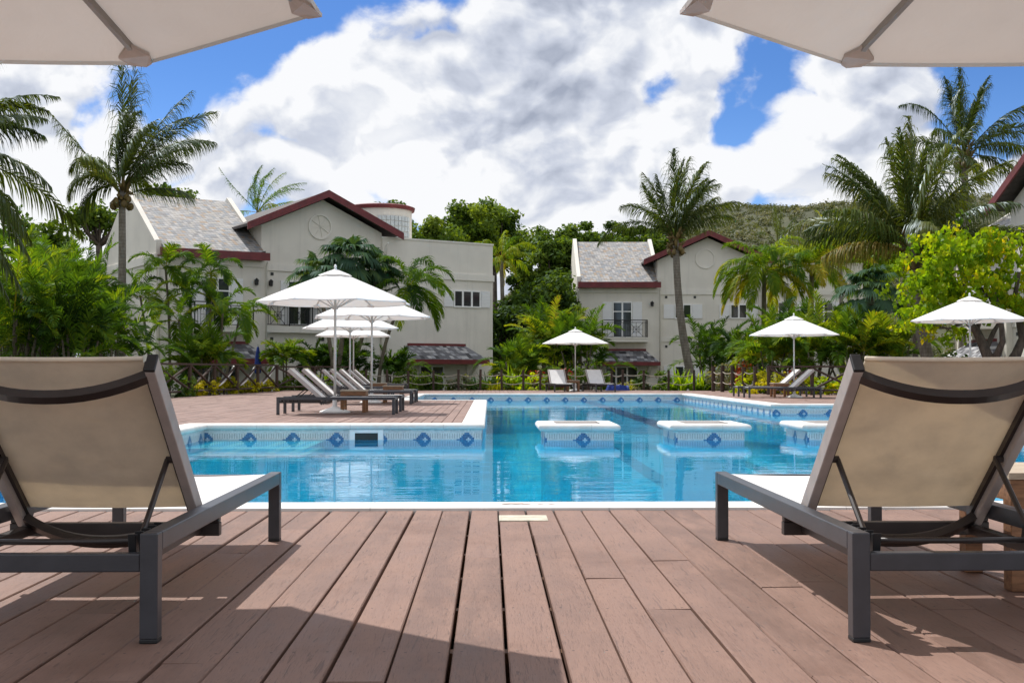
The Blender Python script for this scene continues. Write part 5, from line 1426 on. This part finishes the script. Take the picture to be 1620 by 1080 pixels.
# ---- broadleaf trees
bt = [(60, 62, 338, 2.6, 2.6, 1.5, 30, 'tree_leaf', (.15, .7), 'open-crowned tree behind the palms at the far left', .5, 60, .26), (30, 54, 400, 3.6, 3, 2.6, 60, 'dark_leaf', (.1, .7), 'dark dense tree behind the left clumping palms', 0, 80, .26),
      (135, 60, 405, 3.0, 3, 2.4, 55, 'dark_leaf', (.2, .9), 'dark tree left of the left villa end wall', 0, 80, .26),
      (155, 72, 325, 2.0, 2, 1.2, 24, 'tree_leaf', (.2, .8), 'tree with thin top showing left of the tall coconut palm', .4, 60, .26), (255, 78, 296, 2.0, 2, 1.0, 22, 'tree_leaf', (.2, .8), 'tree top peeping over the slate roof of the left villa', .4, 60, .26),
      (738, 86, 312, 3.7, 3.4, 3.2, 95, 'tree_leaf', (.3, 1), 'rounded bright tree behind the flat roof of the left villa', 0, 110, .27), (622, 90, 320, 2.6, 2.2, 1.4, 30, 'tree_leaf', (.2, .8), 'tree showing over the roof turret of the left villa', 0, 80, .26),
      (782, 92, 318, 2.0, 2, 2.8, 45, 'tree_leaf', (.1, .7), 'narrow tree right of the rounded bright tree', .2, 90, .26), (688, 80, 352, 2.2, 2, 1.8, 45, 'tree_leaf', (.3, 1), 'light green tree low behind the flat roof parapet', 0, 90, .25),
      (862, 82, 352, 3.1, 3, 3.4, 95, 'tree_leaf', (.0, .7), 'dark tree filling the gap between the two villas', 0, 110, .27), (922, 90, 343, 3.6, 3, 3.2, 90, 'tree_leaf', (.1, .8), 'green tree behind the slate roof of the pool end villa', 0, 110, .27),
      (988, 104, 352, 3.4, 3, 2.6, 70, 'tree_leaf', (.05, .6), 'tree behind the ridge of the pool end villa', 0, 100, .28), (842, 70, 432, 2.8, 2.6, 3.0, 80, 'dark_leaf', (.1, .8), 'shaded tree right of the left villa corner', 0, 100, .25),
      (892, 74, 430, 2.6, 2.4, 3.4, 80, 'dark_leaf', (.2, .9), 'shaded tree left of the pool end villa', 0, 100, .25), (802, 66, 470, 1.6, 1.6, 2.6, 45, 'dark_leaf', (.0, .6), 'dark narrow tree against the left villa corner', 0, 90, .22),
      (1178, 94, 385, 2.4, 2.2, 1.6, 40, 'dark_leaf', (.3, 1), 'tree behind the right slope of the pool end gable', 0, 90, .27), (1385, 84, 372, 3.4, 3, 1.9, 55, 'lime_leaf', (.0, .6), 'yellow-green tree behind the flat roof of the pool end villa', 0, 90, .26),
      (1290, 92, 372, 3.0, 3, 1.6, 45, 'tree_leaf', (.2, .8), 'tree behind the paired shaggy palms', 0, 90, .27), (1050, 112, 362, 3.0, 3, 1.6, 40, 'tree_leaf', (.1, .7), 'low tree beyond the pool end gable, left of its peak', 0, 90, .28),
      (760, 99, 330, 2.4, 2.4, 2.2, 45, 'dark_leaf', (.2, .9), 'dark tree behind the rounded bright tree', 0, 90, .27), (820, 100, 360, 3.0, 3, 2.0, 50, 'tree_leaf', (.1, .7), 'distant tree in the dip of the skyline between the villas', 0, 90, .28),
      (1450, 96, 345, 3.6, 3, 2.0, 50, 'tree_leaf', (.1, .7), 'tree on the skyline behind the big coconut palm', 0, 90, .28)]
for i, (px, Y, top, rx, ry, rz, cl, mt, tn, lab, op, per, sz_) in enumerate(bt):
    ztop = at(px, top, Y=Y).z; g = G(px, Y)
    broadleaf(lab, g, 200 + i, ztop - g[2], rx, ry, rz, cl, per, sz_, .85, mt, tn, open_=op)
# lime green tree with twisting limbs on the right
def lime_tree():
    rng = np.random.default_rng(77); Y = 36.0; b = Vector(G(1575, Y)); r = empty('lime_tree', b, 0, 'lime green broad-leaved tree with dark twisting limbs on the right', 'tree')
    m = MB()
    def P(px, py, dy=0): return at(px, py, Y=Y + dy) - b
    limbs = [([(1556, 640, 0), (1563, 596, 0), (1566, 572, .1), (1556, 548, .2), (1545, 524, .3), (1530, 508, .3), (1505, 500, .2), (1478, 480, .1)], .22), ([(1566, 572, .1), (1578, 560, -.2), (1586, 540, -.4), (1584, 512, -.5), (1578, 480, -.4), (1570, 440, -.3)], .13),
             ([(1576, 630, .3), (1592, 585, .4), (1608, 560, .5), (1618, 535, .5), (1612, 505, .5), (1604, 478, .4), (1612, 430, .3)], .20), ([(1560, 552, .2), (1572, 525, .5), (1582, 508, .6), (1572, 480, .7), (1548, 450, .6)], .09), ([(1545, 524, .3), (1552, 500, .6), (1540, 470, .6), (1515, 440, .5)], .08),
             ([(1612, 545, .5), (1640, 520, .3), (1655, 480, .2)], .10), ([(1530, 508, .3), (1500, 520, 0), (1462, 510, -.3)], .06)]
    for pts, rad in limbs:
        pp = [P(*q) for q in pts]; n = len(pp); m.tube(pp, [rad * (1 - .72 * k / (n - 1)) for k in range(n)], 9)
    m.build('trunk', M['bark'], r, smooth=True)
    L = LF()
    for px0, py0, sx0, sy0, n in [(1470, 440, 36, 40, 26), (1490, 420, 40, 38, 34), (1540, 400, 50, 36, 40), (1590, 410, 48, 40, 40), (1470, 480, 42, 32, 30), (1530, 470, 50, 30, 32), (1600, 470, 50, 30, 32), (1640, 430, 40, 40, 24), (1455, 500, 26, 24, 14), (1505, 385, 30, 16, 12), (1650, 490, 30, 30, 12), (1490, 530, 30, 20, 8)]:
        for k in range(n):
            px, py = rng.normal(px0, sx0 * .62), rng.normal(py0, sy0 * .62)
            if py > 545: continue
            c = np.array(P(px, py, rng.normal(0, .8))); tn = float(np.clip(rng.uniform(.1, .75) + (.25 if px > 1560 and rng.random() < .4 else 0), 0, 1))
            leaf_cloud(L, rng, c, int(rng.integers(14, 30)), .26, .15, tn, 1.0, .25, .8, 1.25)
    L.build('crown', M['lime_leaf'], r)
lime_tree()

# ---- shrubs and flowers behind the fences
sh = [(318, 38.6, 1.3, .62, 'yellow_leaf', 'yellow croton bush behind the fence, nearest the left backrest'), (360, 41.2, 1.3, .70, 'yellow_leaf', 'largest yellow croton bush behind the left fence'), (394, 43.6, 1.3, .66, 'yellow_leaf', 'yellow croton bush under the furled blue umbrella'),
      (424, 46.0, 1.0, .58, 'yellow_leaf', 'small yellow croton bush at the end of the left fence'), (470, 48.9, 1.8, 1.05, 'tree_leaf', 'green shrub behind the raised white backs'), (505, 49.6, 1.6, .95, 'lime_leaf', 'yellowish shrub behind the terrace umbrella poles'),
      (560, 50.0, 2.0, 1.0, 'tree_leaf', 'dark green shrub behind the rope fence by the farthest umbrella pole'), (650, 50.0, 2.2, 1.05, 'tree_leaf', 'bushy shrub under the left hood roof'), (690, 50.2, 2.0, .85, 'tree_leaf', 'shrub below the ground-floor window of the left villa'),
      (735, 50.4, 1.7, .72, 'grey_leaf', 'greyish shrub under the right end of the hood roof'), (775, 50.0, 1.8, .78, 'dark_leaf', 'dark shrub at the corner of the left villa'), (806, 50.6, 1.4, .95, 'lime_leaf', 'lime shrub behind the rope fence right of the left villa'),
      (836, 50.0, 1.5, .95, 'lime_leaf', 'yellow-green shrub left of the far loungers'), (850, 51.5, 1.0, 1.15, 'red_leaf', 'red-leaved shrub left of the far lounger pair'), (893, 51.6, .9, 1.25, 'red_leaf', 'red-leaved shrub behind the left far lounger'),
      (876, 50.4, 1.4, 1.0, 'tree_leaf', 'green shrub right behind the left far lounger'), (930, 50.0, 2.4, 1.4, 'dark_leaf', 'dark shrub behind the right far lounger'), (1030, 50.4, 2.2, .95, 'dark_leaf', 'dark fern-like shrub before the pool end villa door'),
      (1012, 49.8, .9, .45, 'grey_leaf', 'small grey shrub at the rope fence foot'), (1152, 47.5, 2.0, 1.5, 'grey_leaf', 'grey-leaved shrub with pinkish flowers above the thick brown posts'), (1128, 49.5, 1.2, 1.0, 'grey_leaf', 'pinkish shrub left of the grey-leaved one'),
      (1176, 44.6, 1.0, 1.35, 'red_leaf', 'orange-red shrub right of the thick brown posts'), (1188, 42.2, 1.1, 1.15, 'lime_leaf', 'drooping yellow-green shrub left of the right cross-rail fence'), (1222, 40.4, 1.8, .85, 'yellow_leaf', 'pale yellow hedge plant behind the right fence, beside its first post'),
      (1262, 40.0, 1.8, .80, 'yellow_leaf', 'pale yellow hedge plant behind the right umbrella pole'), (1312, 39.6, 1.9, .82, 'lime_leaf', 'lime hedge plant behind the right fence near the cream backrest'), (1262, 44.0, .8, 1.45, 'red_leaf', 'dark red shrub among the bright low palms on the right'),
      (1430, 45, 2.4, 1.7, 'dark_leaf', 'dark shrub below the balcony of the right villa'), (1510, 38.6, 1.4, 1.6, 'tree_leaf', 'green shrub beside the twisting limbs of the lime tree'),
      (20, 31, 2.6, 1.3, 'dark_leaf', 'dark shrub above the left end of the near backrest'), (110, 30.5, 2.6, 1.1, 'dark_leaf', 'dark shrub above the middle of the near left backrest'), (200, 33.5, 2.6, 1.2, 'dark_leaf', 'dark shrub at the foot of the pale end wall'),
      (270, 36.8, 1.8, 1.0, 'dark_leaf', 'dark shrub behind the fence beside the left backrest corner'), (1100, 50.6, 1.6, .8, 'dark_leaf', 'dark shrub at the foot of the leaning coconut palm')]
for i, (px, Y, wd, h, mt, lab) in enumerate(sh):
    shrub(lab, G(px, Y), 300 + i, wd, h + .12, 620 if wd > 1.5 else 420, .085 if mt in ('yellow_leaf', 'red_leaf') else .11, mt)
spk = [(1076, 49.6, 1.5, 1.05, 'bright green strap-leaved lily clump left of the pair by the rope fence', 'lime_leaf'), (1110, 49.2, 1.4, .95, 'bright green strap-leaved lily clump right of the pair by the rope fence', 'lime_leaf'),
       (786, 49.0, .8, .5, 'yellowish grass tuft at the rope fence beside the pool inlet', 'yellow_leaf'), (992, 49.0, .8, .5, 'yellowish grass tuft at the rope fence near the blue tarpaulin', 'yellow_leaf'), (768, 51.2, 1.1, 1.0, 'broad grey-green spiky plant before the left villa corner', 'fan'), (818, 51.0, 1.2, 1.25, 'bright spiky plant right of the left villa corner', 'lime_leaf'),
       (742, 51.3, .9, .9, 'spiky plant under the right bracket of the hood roof', 'fan')]
for i, (px, Y, wd, h, lab, mt) in enumerate(spk):
    spiky(lab, G(px, Y), 400 + i, wd, h + .1, 80, .085 if mt != 'yellow_leaf' else .03, mt)

# ---- scrub covering the far hill: nobody could count it
def scrub():
    rng = np.random.default_rng(9); L = LF()
    n = 9000; y = 170 + 260 * rng.random(n) ** .9; a = rng.uniform(math.atan(20 / 1880), math.atan(900 / 1880), n); x = y * np.tan(a)
    z = hz(x, y)
    for k in range(n):
        s = rng.uniform(.5, 1.15) * (1 + .5 * (rng.random() < .06)); m = 22
        leaf_cloud(L, rng, (x[k], y[k], z[k] + s * .55), m, s * 1.1, s * .46, float(rng.uniform(.0, 1) ** 1.2), .75, .6, 0, 1.2)
    o = L.build('hillside_scrub', M['hill_leaf']); o['kind'] = 'stuff'; o['label'] = 'dry green scrub covering the far hill'
scrub()
